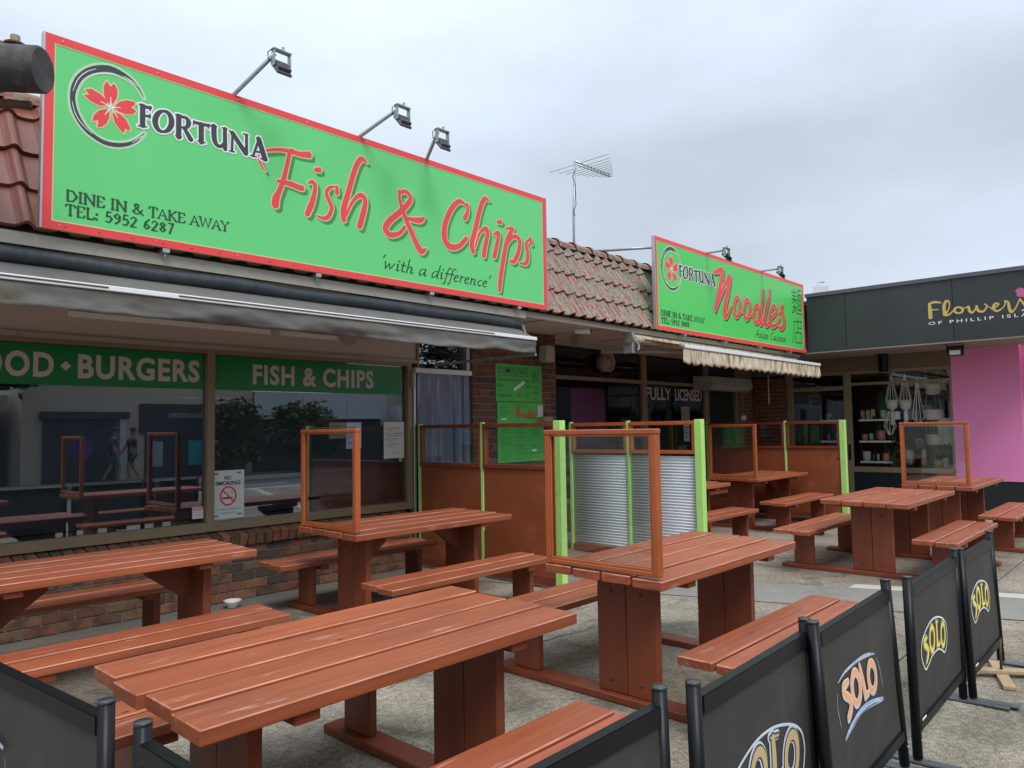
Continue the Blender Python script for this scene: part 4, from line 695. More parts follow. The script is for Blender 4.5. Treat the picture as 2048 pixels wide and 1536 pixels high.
# ================================================================ AWNINGS
def cloth(name, P, m, parent, nu, nv, fn, th=.004):
    bm = bmesh.new(); g = [[bm.verts.new(fn(i/nu, j/nv)) for i in range(nu+1)] for j in range(nv+1)]
    for j in range(nv):
        for i in range(nu): bm.faces.new((g[j][i], g[j][i+1], g[j+1][i+1], g[j+1][i]))
    o = done(name, bm, m, parent, smooth=True); md = o.modifiers.new('t', 'SOLIDIFY'); md.thickness = th; return o
from mathutils import noise as mn
A1 = thing('awning', 'dark rolled awning with weathered grey valance above the shop window', 'awning', (2.5, 5.2, 2.6))
bm = bmesh.new(); pts = [(-1.6+i*.19, 5.40+.004*math.sin(i*1.3), 2.693-.00+.006*math.sin(i*.9)) for i in range(41)]; pts[-1] = (6.0, 5.40, 2.672)
tube(bm, pts, [.060+.005*mn.noise(Vector((i*.37, 0, 0))) for i in range(41)], 20); done('roller', bm, DARKF, A1, smooth=True)
lathe('roller_end', [(.05, 0), (.045, .03), (.02, .05), (.02, .09)], (6.0, 5.40, 2.672), ALU, A1, axis='x'); 
bm = bmesh.new(); tube(bm, [(6.06, 5.38, 2.66), (6.07, 5.36, 2.60), (6.05, 5.35, 2.56), (6.08, 5.36, 2.57), (6.07, 5.37, 2.61)], .009, 6); done('crank_eye', bm, GALV, A1)
cloth('canopy', None, GREYF, A1, 90, 4, lambda u, v: (-1.6+7.56*u, 5.38-.27*v, 2.64-.135*v+.012*math.sin(PI*v)*mn.noise(Vector((u*12, v, 3)))))
bar1 = box('front_bar', -1.6, 5.955, 5.095, 5.125, 2.487, 2.522, WHITEM, A1, .004)
bm = bmesh.new(); 
for a, b in ((-1.6, 1.75), (2.2, 5.3)): bx(bm, a, b, 5.091, 5.0945, 2.503, 2.512)
done('rust_line', bm, RUST, A1)
cloth('valance', None, GREYF, A1, 150, 7, lambda u, v: (-1.6+7.55*u, 5.11-.05*v*mn.noise(Vector((u*20, v*1.5, 0)))-.03*v*mn.noise(Vector((u*70, v*3, 5))), 2.487-(.145+.028*mn.noise(Vector((u*8, 0, 7)))+.012*mn.noise(Vector((u*31, 0, 7))))*v))
box('support_arm', 5.95, 5.98, 5.13, YW-.02, 2.33, 2.36, GALV, A1); 
A2 = thing('awning', 'small stained cream awning with scalloped valance under the noodle sign', 'awning', (11, 5.0, 2.6))
rod('roller', [(8.25, 5.42, 2.72), (13.6, 5.42, 2.72)], .055, CREAMF, A2, n=14)
cloth('canopy', None, CREAMF, A2, 50, 3, lambda u, v: (8.45+(.12*v)+(4.75-.0*v)*u, 5.42-.55*v, 2.735-.125*v+.01*mn.noise(Vector((u*9, v*2, 1)))))
box('front_bar', 8.57, 13.28, 4.845, 4.885, 2.572, 2.618, WHITEM, A2, .004); lathe('bar_cap', [(.035, 0), (.035, .03), (.01, .04)], (8.53, 4.865, 2.60), BEIGE, A2, n=10, axis='x')
cloth('valance', None, CREAMF, A2, 264, 5, lambda u, v: (8.58+4.69*u, 4.866-.03*v*mn.noise(Vector((u*30, v, 0)))-.02*v*math.sin(u*140+3*mn.noise(Vector((u*9, 0, 0)))), 2.572-v*(.185+.03*abs(math.sin(u*22*PI)))))
rod('folding_arm', [(8.35, 6.0, 2.60), (9.2, 4.92, 2.57)], .03, BEIGE, A2, n=8)
bm = bmesh.new(); bx(bm, 8.18, 8.24, 5.38, 5.52, 2.52, 2.80, .004); tube(bm, [(8.2, 5.36, 2.70), (8.25, 5.32, 2.62), (8.22, 5.32, 2.56), (8.27, 5.33, 2.57), (8.25, 5.34, 2.62)], .012, 6); lathe_c = None; tube(bm, [(8.16, 5.42, 2.72), (8.2, 5.42, 2.72)], .07, 14); done('end_bracket', bm, GALV, A2)
# ================================================================ FLOWER SHOP
FX, WX = 13.906, 15.3
FS = thing('flower_shop_building', 'flat roofed shop with charcoal fascia and bright pink wall', 'building', (16, 2, 0))
fas = box('fascia', FX, FX+.12, 1.4, 5.29, 2.885, 3.91, DKGF, FS); box('coping', FX-.03, FX+.2, 1.4, 5.31, 3.91, 3.975, mat('coping_metal', (.10, .095, .11), .45, .1, 4), FS)
box('soffit', FX+.005, WX, 1.4, 7.0, 2.86, 2.884, mat('warm_soffit', (.33, .26, .24), .7, .06, 3), FS)
for yy in (4.6, 2.9): box('panel_joint', FX-.002, FX+.001, yy, yy+.008, 2.89, 3.91, BLKM, fas)
Field(S3(D['flowers']), h=.004, pad=.02).mesh(0, onX(FX-.004), 'lettering', GOLD, fas); Field(S3(D['peony']), h=.004, pad=.02).mesh(0, onX(FX-.004), 'peony_emblem', PEONY, fas)
text('OF PHILLIP ISLAND', -3.27, -1.62, 3.182, 3.235, onXr(FX-.0035), WHITEP, fas, bold=.01, sp=1.5)
box('side_wall_outer', WX+.12, 20.5, 2.1, 2.23, -.05, 3.0, PINK, FS); box('roof', FX+.2, 24, 1.5, 12, 3.8, 3.88, GREYI, FS)
box('header', WX, WX+.1, 3.27, 7.03, 2.58, 2.872, mat('brown_header', (.17, .125, .085), .7, .06, 3), FS)
pw = box('pink_wall', WX-.02, WX+.12, 2.23, 3.27, .52, 2.858, PINK, FS); box('plinth', WX, WX+.12, 2.23, 3.27, -.05, .52, mat('black_plinth', (.01, .016, .018), .5, .1, 4), FS)
bm = bmesh.new()
for a, b, c, d in ((3.27, 7.0, 2.52, 2.58), (3.27, 5.05, 2.30, 2.35), (5.15, 6.2, 2.22, 2.30), (3.27, 5.05, .62, .72), (5.15, 6.2, .08, .2)): bx(bm, WX-.01, WX+.06, a, b, c, d, .003)
for a, b in ((3.27, 3.31), (5.03, 5.16), (6.18, 6.30)): bx(bm, WX-.015, WX+.065, a, b, 0, 2.58, .003)
fwn = done('window', bm, BROWNA, FS)
for a, b, c, d in ((3.31, 5.03, .72, 2.30), (3.31, 5.03, 2.35, 2.52), (5.16, 6.18, .2, 2.22), (5.16, 6.18, 2.30, 2.52)): box('pane', WX+.03, WX+.036, a, b, c, d, SHOPG2, fwn)
box('door_handle', WX-.06, WX-.02, 5.06, 5.09, .85, 1.15, BLKM, fwn)
box('stall_riser', WX, WX+.08, 3.3, 5.03, 0, .62, mat('dark_tile', (.012, .018, .025), .3, .2, 9), FS)
bm = bmesh.new()
for c in range(30):
    yy = 6.3-(.12 if c % 2 else 0)
    while yy < 7.02: bx(bm, WX-.01, WX+.08, max(yy, 6.31), min(yy+.23, 7.02), c*.086+.005, c*.086+.081, .003); yy += .24
done('brickwork', bm, MATS['dark_brick'], FS, kind='stuff')
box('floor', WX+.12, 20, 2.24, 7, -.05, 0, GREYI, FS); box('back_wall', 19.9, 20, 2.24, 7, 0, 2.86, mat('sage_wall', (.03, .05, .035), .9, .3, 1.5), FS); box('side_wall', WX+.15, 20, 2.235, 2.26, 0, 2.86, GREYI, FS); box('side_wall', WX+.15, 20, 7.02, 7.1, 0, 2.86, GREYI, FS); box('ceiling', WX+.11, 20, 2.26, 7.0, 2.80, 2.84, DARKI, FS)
box('roof_vent', 14.4, 14.8, 5.05, 5.35, 3.88, 4.18, WHITEP, FS)
# shelves and wares behind the glass
def shelf(label, y0, y1, x, zs, grp):
    T = thing('shelf_unit', label, 'shelf', (x, (y0+y1)/2, 0), grp)
    for z in zs: box('shelf_board', x-.12, x+.15, y0, y1, z, z+.035, WHITEP, T)
    for yy in (y0+.3, y1-.02): box('upright', x-.10, x-.07, yy-.02, yy+.02, .01, zs[-1]+.1, BLKM, T)
SXp = 15.72
shelf('white board shelf unit with black uprights behind the flower shop window', 4.42, 5.0, SXp, (.78, 1.18, 1.60), 'shelves in the flower shop'); shelf('white board shelf unit behind the flower shop door', 5.25, 5.75, SXp, (.78, 1.18, 1.60), 'shelves in the flower shop')
TER = mat('terracotta_glaze', (.55, .22, .15), .5, .1, 8); CREAMC = mat('cream_ceramic', (.55, .50, .42), .5, .08, 8); SAGE = mat('grey_ceramic', (.35, .38, .38), .5, .08, 8)
def pot(y, z, r, h, m, lab, cat='pot'):
    o = lathe('plant_pot', [(r*.75, 0), (r*.95, h*.3), (r, h), (r*.88, h), (r*.8, h*.4)], (SXp, y, z), m, None, n=14, label=lab, cat=cat, group='pots on the display shelves')
pot(4.93, 1.215, .055, .13, TER, 'coral pot on the middle shelf'); pot(4.78, 1.215, .07, .14, CREAMC, 'cream round pot on the middle shelf'); pot(4.62, 1.215, .075, .20, TER, 'tall coral vase at the right end of the middle shelf')
pot(4.91, .815, .08, .19, CREAMC, 'large cream jar on the lowest shelf'); pot(4.73, .815, .06, .14, SAGE, 'grey pot on the lowest shelf'); pot(4.55, .815, .07, .15, TER, 'coral pot on the lowest shelf')
for (yy, m_, lb, w_, h_) in ((4.95, TER, 'coral arched ornament on the top shelf', .07, .18), (4.85, SAGE, 'pale grey arched ornament on the top shelf', .07, .18), (4.76, GOLD, 'tan arched ornament on the top shelf', .07, .2)):
    bm = bmesh.new(); vs = [(yy-w_/2, 1.637)]+[(yy-w_/2+w_*(1-math.cos(a))/2, 1.637+h_-w_/2+w_/2*math.sin(a)) for a in np.linspace(0, PI, 7)]+[(yy+w_/2, 1.637)]
    f = [bm.verts.new((SXp-.02, a, b)) for a, b in vs]; g = [bm.verts.new((SXp+.03, a, b)) for a, b in vs]; bm.faces.new(f); bm.faces.new(g[::-1])
    for i in range(len(f)): bm.faces.new((f[i], f[(i+1) % len(f)], g[(i+1) % len(f)], g[i]))
    done('ornament', bm, m_, None, label=lb, cat='ornament', group='ornaments on the display shelves')
pot(4.56, 1.637, .06, .17, CREAMC, 'white vase at the right end of the top shelf'); pot(5.62, 1.637, .06, .13, SAGE, 'grey pot on the top shelf behind the door'); pot(5.45, 1.215, .05, .15, SAGE, 'grey pot on the middle shelf behind the door'); pot(5.6, 1.215, .05, .13, TER, 'coral pot on the middle shelf behind the door')
WICK = mat('wicker', (.62, .50, .38), .85, .4, 60, bump=.6, bscale=90)
for (z, r, lb) in ((2.07, .13, 'topmost of the three round wicker baskets hanging in a column'), (1.60, .15, 'middle of the three round wicker baskets hanging in a column'), (1.13, .16, 'lowest of the three round wicker baskets hanging in a column')):
    T = thing('hanging_basket', lb, 'basket', (15.65, 3.66, z), 'wicker baskets hanging in the flower shop window')
    lathe('basket', [(r*.85, 0), (r*.98, .05), (r, .20), (r*.93, .20), (r*.8, .02)], (15.65, 3.66, z), WICK, T)
    for a in (0, 2.1, 4.2): rod('cord', [(15.65+r*math.cos(a), 3.66+r*math.sin(a), z+.19), (15.65+.8*r*math.cos(a), 3.66+.8*r*math.sin(a), z+.46)], .004, CREAMC, T, n=5)
ROPE = mat('cotton_rope', (.78, .74, .64), .9, .15, 40)
for (y, zt, z, lb) in ((4.37, 2.5, 1.80, 'left macrame plant hanger with a cream bowl and tassel'), (4.13, 2.5, 1.79, 'right macrame plant hanger with a cream bowl and tassel')):
    T = thing('macrame_hanger', lb, 'plant hanger', (15.6, y, z), 'macrame hangers in the flower shop window')
    lathe('bowl', [(.02, -.0), (.09, .05), (.115, .20), (.10, .20), (.07, .06)], (15.6, y, z), ROPE, T)
    for a in range(6): rod('rope', [(15.6+.11*math.cos(a*1.05), y+.11*math.sin(a*1.05), z+.2), (15.6, y, zt)], .009, ROPE, T, n=5)
    lathe('tassel', [(.02, 0), (.035, -.05), (.045, -.28)], (15.6, y, z), ROPE, T, n=10)
T = thing('macrame_hanger', 'long narrow macrame hanger knotted in a diamond, right of the bowls', 'plant hanger', (15.6, 3.92, 1.6), 'macrame hangers in the flower shop window')
for s in (-1, 1):
    for q in (.4, 1): rod('rope', [(15.6, 3.92, 2.4), (15.6, 3.92+s*.03*q, 2.15), (15.6, 3.92+s*.10*q, 1.66), (15.6, 3.92+s*.01, 1.52)], .009, ROPE, T, n=5)
T = thing('display_lamp', 'black cylinder hanging from the soffit of the flower shop', 'lamp', (15.1, 4.36, 2.8)); lathe('shade', [(.10, .0), (.08, -.03), (.085, -.3), (.07, -.33)], (15.12, 4.36, 2.858), BLKM, T, n=14)
pl = thing('potted_plant', 'leafy green plant beside the lowest shelf in the flower shop', 'plant', (15.75, 4.3, .5)); bm = bmesh.new(); rg2 = random.Random(3)
for i in range(420):
    p = Vector((15.75+rg2.gauss(0, .07), 4.33+rg2.gauss(0, .08), .85+rg2.gauss(0, .16))); d = Vector((rg2.gauss(0, 1), rg2.gauss(0, 1), rg2.gauss(0, 1))).normalized()*.035; e_ = d.orthogonal()*.5
    bm.faces.new([bm.verts.new(q) for q in (p-d, p+e_, p+d, p-e_)])
me = bpy.data.meshes.new('leaves'); bmesh.ops.translate(bm, verts=bm.verts, vec=-ORG[pl]); bm.to_mesh(me); bm.free(); me.materials.append(mat('leaf_green', (.05, .13, .05), .6, .4, 9)); link('leaves', me, pl); lathe('pot', [(.08, 0), (.11, .2), (.09, .2)], (15.75, 4.33, .42), CREAMC, pl)
for k, (yy, zz, rr_, hh, m_, lb) in enumerate(((4.30, 1.62, .075, .16, WHITEP, 'white tin bucket hanging between the macrame bowls'), (4.12, .74, .09, .30, SAGE, 'stack of grey green bowls at the bottom of the flower shop window'), (3.62, .725, .06, .12, GOLD, 'small tan shell shaped ornament on the window ledge'), (3.50, .725, .065, .17, CREAMC, 'small cream bird shaped vase on the window ledge'), (3.86, .74, .05, .32, SAGE, 'tall slim grey vase low in the flower shop window'))):
    lathe('vase', [(rr_*.6, 0), (rr_, hh*.25), (rr_*.8, hh*.5), (rr_, hh*.75), (rr_*.75, hh), (rr_*.6, hh)], (15.62, yy, zz), m_, None, n=14, label=lb, cat='vase')
T = thing('wall_hanging', 'pale grey woven wall hanging at the right end of the flower shop window', 'wall hanging', (15.6, 3.45, 1.1)); bm = bmesh.new()
for i in range(22): tube(bm, [(15.6, 3.34+i*.012, 1.62), (15.6+.006*math.sin(i*2), 3.34+i*.012, 1.12+.05*abs(math.sin(i*.6)))], .006, 4)
done('fringe', bm, ROPE, T); rod('dowel', [(15.6, 3.31, 1.63), (15.6, 3.62, 1.63)], .012, BT0 if 0 else KRAFT, T)
T = thing('macrame_hanger', 'short knotted macrame loops hanging low beside the middle shelf', 'plant hanger', (15.6, 4.42, 1.3), 'macrame hangers in the flower shop window')
for a in range(5): rod('rope', [(15.6, 4.42+.02*math.cos(a*1.3), 1.78), (15.6+.08*math.sin(a*1.3), 4.42+.11*math.cos(a*1.3), 1.50), (15.6, 4.42+.03*math.cos(a*1.3), 1.33)], .009, ROPE, T, n=5)
for yy in (3.9, 3.75, 4.05):
    T = thing('potted_plant', {3.9: 'trailing green plant high in the flower shop window, behind the hangers', 3.75: 'green plant low in the flower shop window, behind the lowest basket', 4.05: 'green plant in the middle of the flower shop window'}[yy], 'plant', (16.2, yy, 1.0)); bm = bmesh.new(); zc = {3.9: 2.0, 3.75: .95, 4.05: 1.35}[yy]; rg2 = random.Random(int(yy*100))
    for i in range(380):
        p = Vector((16.2+rg2.gauss(0, .08), yy+rg2.gauss(0, .13), zc+rg2.gauss(0, .15))); d = Vector((rg2.gauss(0, 1), rg2.gauss(0, 1), rg2.gauss(0, 1))).normalized()*.04; e_ = d.orthogonal()*.5
        bm.faces.new([bm.verts.new(q) for q in (p-d, p+e_, p+d, p-e_)])
    me = bpy.data.meshes.new('leaves'); bmesh.ops.translate(bm, verts=bm.verts, vec=-ORG[T]); bm.to_mesh(me); bm.free(); me.materials.append(mat('leaf_green', (.05, .13, .05), .6, .4, 9)); link('leaves', me, T); lathe('pot', [(.08, 0), (.11, .2), (.09, .2)], (16.2, yy, zc-.3), CREAMC, T)
# wall lamp on the pink wall edge
T = thing('floodlight', 'square black floodlight hanging under the charcoal fascia, above the pink wall', 'floodlight', (14.2, 2.9, 2.8))
bm = bmesh.new(); bx(bm, 14.12, 14.22, 2.84, 3.06, 2.66, 2.83, .006); bx(bm, 14.13, 14.15, 2.82, 2.835, 2.72, 2.86); bx(bm, 14.13, 14.15, 3.065, 3.08, 2.72, 2.86); done('lamp_body', bm, BLKM, T); box('lens', 14.112, 14.119, 2.87, 3.03, 2.675, 2.75, mat('lens', (.6, .6, .52), .3, .05, 9), T)
# TV aerial on the roof
T = thing('tv_aerial', 'tall pole with a finned television aerial above the roof ridge', 'aerial', (10.38, 8, 3.6))
rod('pole', [(10.38, 8, 3.6), (10.40, 8, 5.3), (10.47, 8, 6.33)], .022, GALV, T); rod('boom', [(10.45, 8, 6.32), (11.56, 8, 6.345)], .017, ALU, T); rod('boom', [(10.47, 8, 6.27), (11.56, 8, 6.30)], .012, ALU, T)
for i in range(11):
    t = (i/10)**.75; xx = 10.56+.98*t; l = .60*(1-t)**.9+.07; rod('element', [(xx, 8-l, 6.30), (xx, 8+l, 6.30)], .0075, ALU, T, n=5)
rod('cable', [(10.40, 7.97, 5.3), (10.36, 7.97, 5.4), (10.44, 7.97, 5.5), (10.43, 7.97, 5.9), (10.35, 7.97, 6.0), (10.44, 7.97, 6.15)], .006, BLKM, T, n=5)
rod('light_pole', [(17.0, 6.2, 3.8), (17.0, 6.2, 4.75), (17.25, 6.15, 4.78)], .018, GALV, label='thin pole with a short arm rising behind the charcoal fascia', cat='pole')
# ================================================================ PICNIC TABLES
def board(name, x0, x1, y0, y1, z0, z1, m, T, bev=.004, ends=0):
    bm = bmesh.new(); bx(bm, x0+random.uniform(-ends, ends), x1+random.uniform(-ends, ends), y0, y1, z0, z1, bev)
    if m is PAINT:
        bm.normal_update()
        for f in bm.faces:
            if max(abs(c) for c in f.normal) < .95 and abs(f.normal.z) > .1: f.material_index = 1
        return done(name, bm, [m, WORN_GLINT], T)
    return done(name, bm, m, T)
TZ, BZ = .78, .448
def table(label, x0, x1, y0, y1, bf, bb, brace=False, e0=(0, 0, 0, 0), rear=True, run=None):
    yc = (y0+y1)/2; T = thing('picnic_table', label, 'picnic table', ((x0+x1)/2, yc, 0), 'red brown picnic tables with attached benches')
    n = 4; w = (y1-y0)/n
    for i in range(n):
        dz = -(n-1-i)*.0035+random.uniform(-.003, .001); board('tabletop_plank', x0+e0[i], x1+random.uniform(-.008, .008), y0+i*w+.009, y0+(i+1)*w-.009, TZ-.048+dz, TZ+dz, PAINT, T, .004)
    ax = (x0+.27, x1-.27)
    for k, xa in enumerate(ax):
        s = 1 if k == 0 else -1
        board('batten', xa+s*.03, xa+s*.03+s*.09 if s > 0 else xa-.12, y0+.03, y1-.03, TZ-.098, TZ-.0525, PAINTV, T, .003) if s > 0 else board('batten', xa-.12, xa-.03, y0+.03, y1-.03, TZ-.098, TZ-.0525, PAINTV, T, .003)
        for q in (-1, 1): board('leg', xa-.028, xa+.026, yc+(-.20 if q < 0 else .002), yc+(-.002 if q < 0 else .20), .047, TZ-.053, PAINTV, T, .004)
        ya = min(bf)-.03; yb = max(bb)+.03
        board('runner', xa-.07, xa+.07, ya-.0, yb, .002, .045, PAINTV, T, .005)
        if brace:
            bm = bmesh.new(); xs_ = xa+s*.03; f = []; g = []
            for (a, b) in ((0, TZ-.30), (0, TZ-.10), (s*.30, TZ-.10), (s*.30, TZ-.14), (s*.06, TZ-.32)):
                f.append(bm.verts.new((xs_+a, yc-.025, b))); g.append(bm.verts.new((xs_+a, yc+.025, b)))
            bm.faces.new(f); bm.faces.new(g[::-1])
            for i in range(5): bm.faces.new((f[i], f[(i+1) % 5], g[(i+1) % 5], g[i]))
            done('brace', bm, PAINTV, T)
        for yy in (yc-.1, yc+.1):
            for zz in (.62, .12): lathe('bolt_head', [(.011, 0), (.009, -.006*s), (0, -.007*s)], (xa-.028 if s > 0 else xa+.026, yy, zz), RUST, T, n=8, axis='x')
    for side, (ba, bb_) in enumerate((bf, bb)):
        if bb_-ba < .05: continue
        h = (bb_-ba)/2; sx0, sx1 = x0-.09, x1-.10
        for i in range(2):
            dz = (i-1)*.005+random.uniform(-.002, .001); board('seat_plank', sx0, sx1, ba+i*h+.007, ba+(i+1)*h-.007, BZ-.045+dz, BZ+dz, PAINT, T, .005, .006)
        bc = (ba+bb_)/2
        for k, xa in enumerate(ax):
            s = 1 if k == 0 else -1
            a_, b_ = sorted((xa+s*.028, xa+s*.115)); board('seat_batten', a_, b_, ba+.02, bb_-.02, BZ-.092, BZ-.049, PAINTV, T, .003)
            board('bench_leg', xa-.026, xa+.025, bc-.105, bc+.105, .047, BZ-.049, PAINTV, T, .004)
    return T
table('long picnic table in the foreground with a bare four plank top, nearest the camera', .945, 2.60, 2.02, 2.84, (1.56, 1.96), (3.02, 3.42), e0=(0, .012, -.01, .0))
T2 = table('foreground picnic table with an orange framed glass divider, right of the long bare table', 3.378, 5.10, 2.07, 2.87, (1.55, 1.955), (3.04, 3.44))
table('picnic table against the brick wall under the BURGERS window, beside the white bowl', .86, 2.63, 4.80, 5.55, (4.21, 4.61), (5.70, 6.08), True)
table('picnic table against the wooden screen under the FISH & CHIPS window', 3.441, 5.20, 4.79, 5.62, (4.237, 4.626), (5.72, 6.10), True)
table('free standing bare picnic table in the middle distance on the right, before the pink wall', 7.97, 9.85, 2.12, 2.98, (1.70, 2.10), (3.06, 3.46))
table('far right picnic table with an orange framed glass divider, before the pink wall', 10.45, 12.37, 2.06, 2.87, (1.62, 2.02), (3.05, 3.45))
table('far picnic table with a glass divider, against the far wooden screen', 10.565, 12.46, 4.82, 5.64, (4.38, 4.785), (5.75, 6.13), True)
table('picnic table half hidden behind the corrugated screen', 8.0, 9.765, 4.85, 5.65, (4.41, 4.81), (5.75, 6.13))
# ---------------------------------------------------------------- glass dividers standing on the tables
def divider(label, x, y0, y1, zt=1.56, gx=.0):
    T = thing('table_divider', label, 'divider', (x, (y0+y1)/2, TZ), 'glass dividers on the picnic tables'); z0 = TZ+.003
    for a, b in ((y0, y0+.036), (y1-.036, y1)): board('post', x-.024, x+.024, a, b, z0, zt-.029, FRAMEW, T, .004)
    board('top_rail', x-.026, x+.026, y0-.003, y1+.003, zt-.028, zt, FRAMEW, T, .004); board('bottom_rail', x-.023, x+.023, y0+.0365, y1-.0365, z0, z0+.026, FRAMEW, T, .004)
    bm = bmesh.new()
    for xx in (-.020, .008):
        for a, b, c, d in ((y0+.037, y0+.047, z0+.04, zt-.04), (y1-.047, y1-.037, z0+.04, zt-.04), (y0+.037, y1-.037, z0+.0265, z0+.0395), (y0+.037, y1-.037, zt-.0395, zt-.029)): bx(bm, x+xx, x+xx+.012, a, b, c, d, .002)
    done('glazing_bead', bm, FRAMEW, T); box('pane', x-.003, x+.003, y0+.038, y1-.038, z0+.028, zt-.03, GLS, T)
divider('large orange timber framed glass divider on the foreground right table', 3.41, 2.10, 2.86, 1.555)
divider('orange timber framed glass divider on the table under the FISH & CHIPS window', 3.475, 4.82, 5.60, 1.585)
divider('orange timber framed glass divider on the far table by the far wooden screen', 10.60, 4.85, 5.62, 1.575)
divider('orange timber framed glass divider on the far right table before the pink wall', 10.49, 2.09, 2.86, 1.565)
# ---------------------------------------------------------------- screens
def screen(label, x, ys, kind, zt=1.625, cat='screen', grp='tall screens with lime green posts'):
    T = thing('dining_screen', label, cat, (x, (ys[0]+ys[-1])/2, 0), grp)
    for i, y in enumerate(ys): 
        w_ = .044 if i == len(ys)-1 else .02; xw = .042 if i == len(ys)-1 else .022; box('post', x-xw, x+xw, y-w_, y+w_, 0, zt+.012, LIME, T, .004)
    for k, (a, b) in enumerate(zip(ys, ys[1:])):
        y0, y1 = b+.054 if b < a else a+.054, a-.032; lo, hi = (b+(.046 if k == len(ys)-2 else .022), a-.022)
        zs = 1.20 if kind == 'ply' else 1.29
        f = FRAMEW if kind != 'ply' else PAINTV
        board('rail', x-.035, x+.035, lo, hi, zt-.045, zt-.003, f, T, .003); board('rail', x-.035, x+.035, lo, hi, zs-.045, zs-.004, f, T, .003)
        for c, d in ((lo, lo+.038), (hi-.038, hi)): board('stile', x-.03, x+.03, c, d, zs-.0035, zt-.0455, f, T, .003)
        box('pane', x-.003, x+.003, lo+.039, hi-.039, zs-.003, zt-.046, GLS, T)
        if kind == 'ply':
            box('plywood_panel', x-.012, x+.012, lo, hi, .50, zs-.046, PLY, T, .002); box('plywood_panel', x-.022, x+.016, lo, hi, .10, .497, PLY, T, .002)
            board('bottom_rail', x-.03, x+.03, lo, hi, .03, .095, PAINTV, T, .003)
        else:
            bm = bmesh.new(); n = 8; pr = []; z = .10; zz = []
            tot = int((zs-.047-.10)/.034); 
            for i in range(tot*6+1): zz.append((.10+i*.034/6, .007*math.sin(2*PI*i/6)))
            va = [(bm.verts.new((x+d, lo, z)), bm.verts.new((x+d, hi, z))) for z, d in zz]
            for p, q in zip(va, va[1:]): bm.faces.new((p[0], p[1], q[1], q[0]))
            o = done('corrugated_panel', bm, CORR, T, smooth=True); md = o.modifiers.new('t', 'SOLIDIFY'); md.thickness = .002
            board('bottom_rail', x-.03, x+.03, lo, hi, .03, .095, PAINTV, T, .003)
    return T
screen('red brown plywood screen with lime posts and glass top, beside the menu boards', 5.69, [6.68, 5.66, 4.61], 'ply')
screen('screen of horizontal corrugated silver metal sheets between lime posts', 7.654, [6.0, 5.12, 4.17], 'corr')
screen('far red brown plywood screen with lime posts and glass top, before the flower shop door', 12.6, [6.70, 5.24, 4.29], 'ply', 1.61)
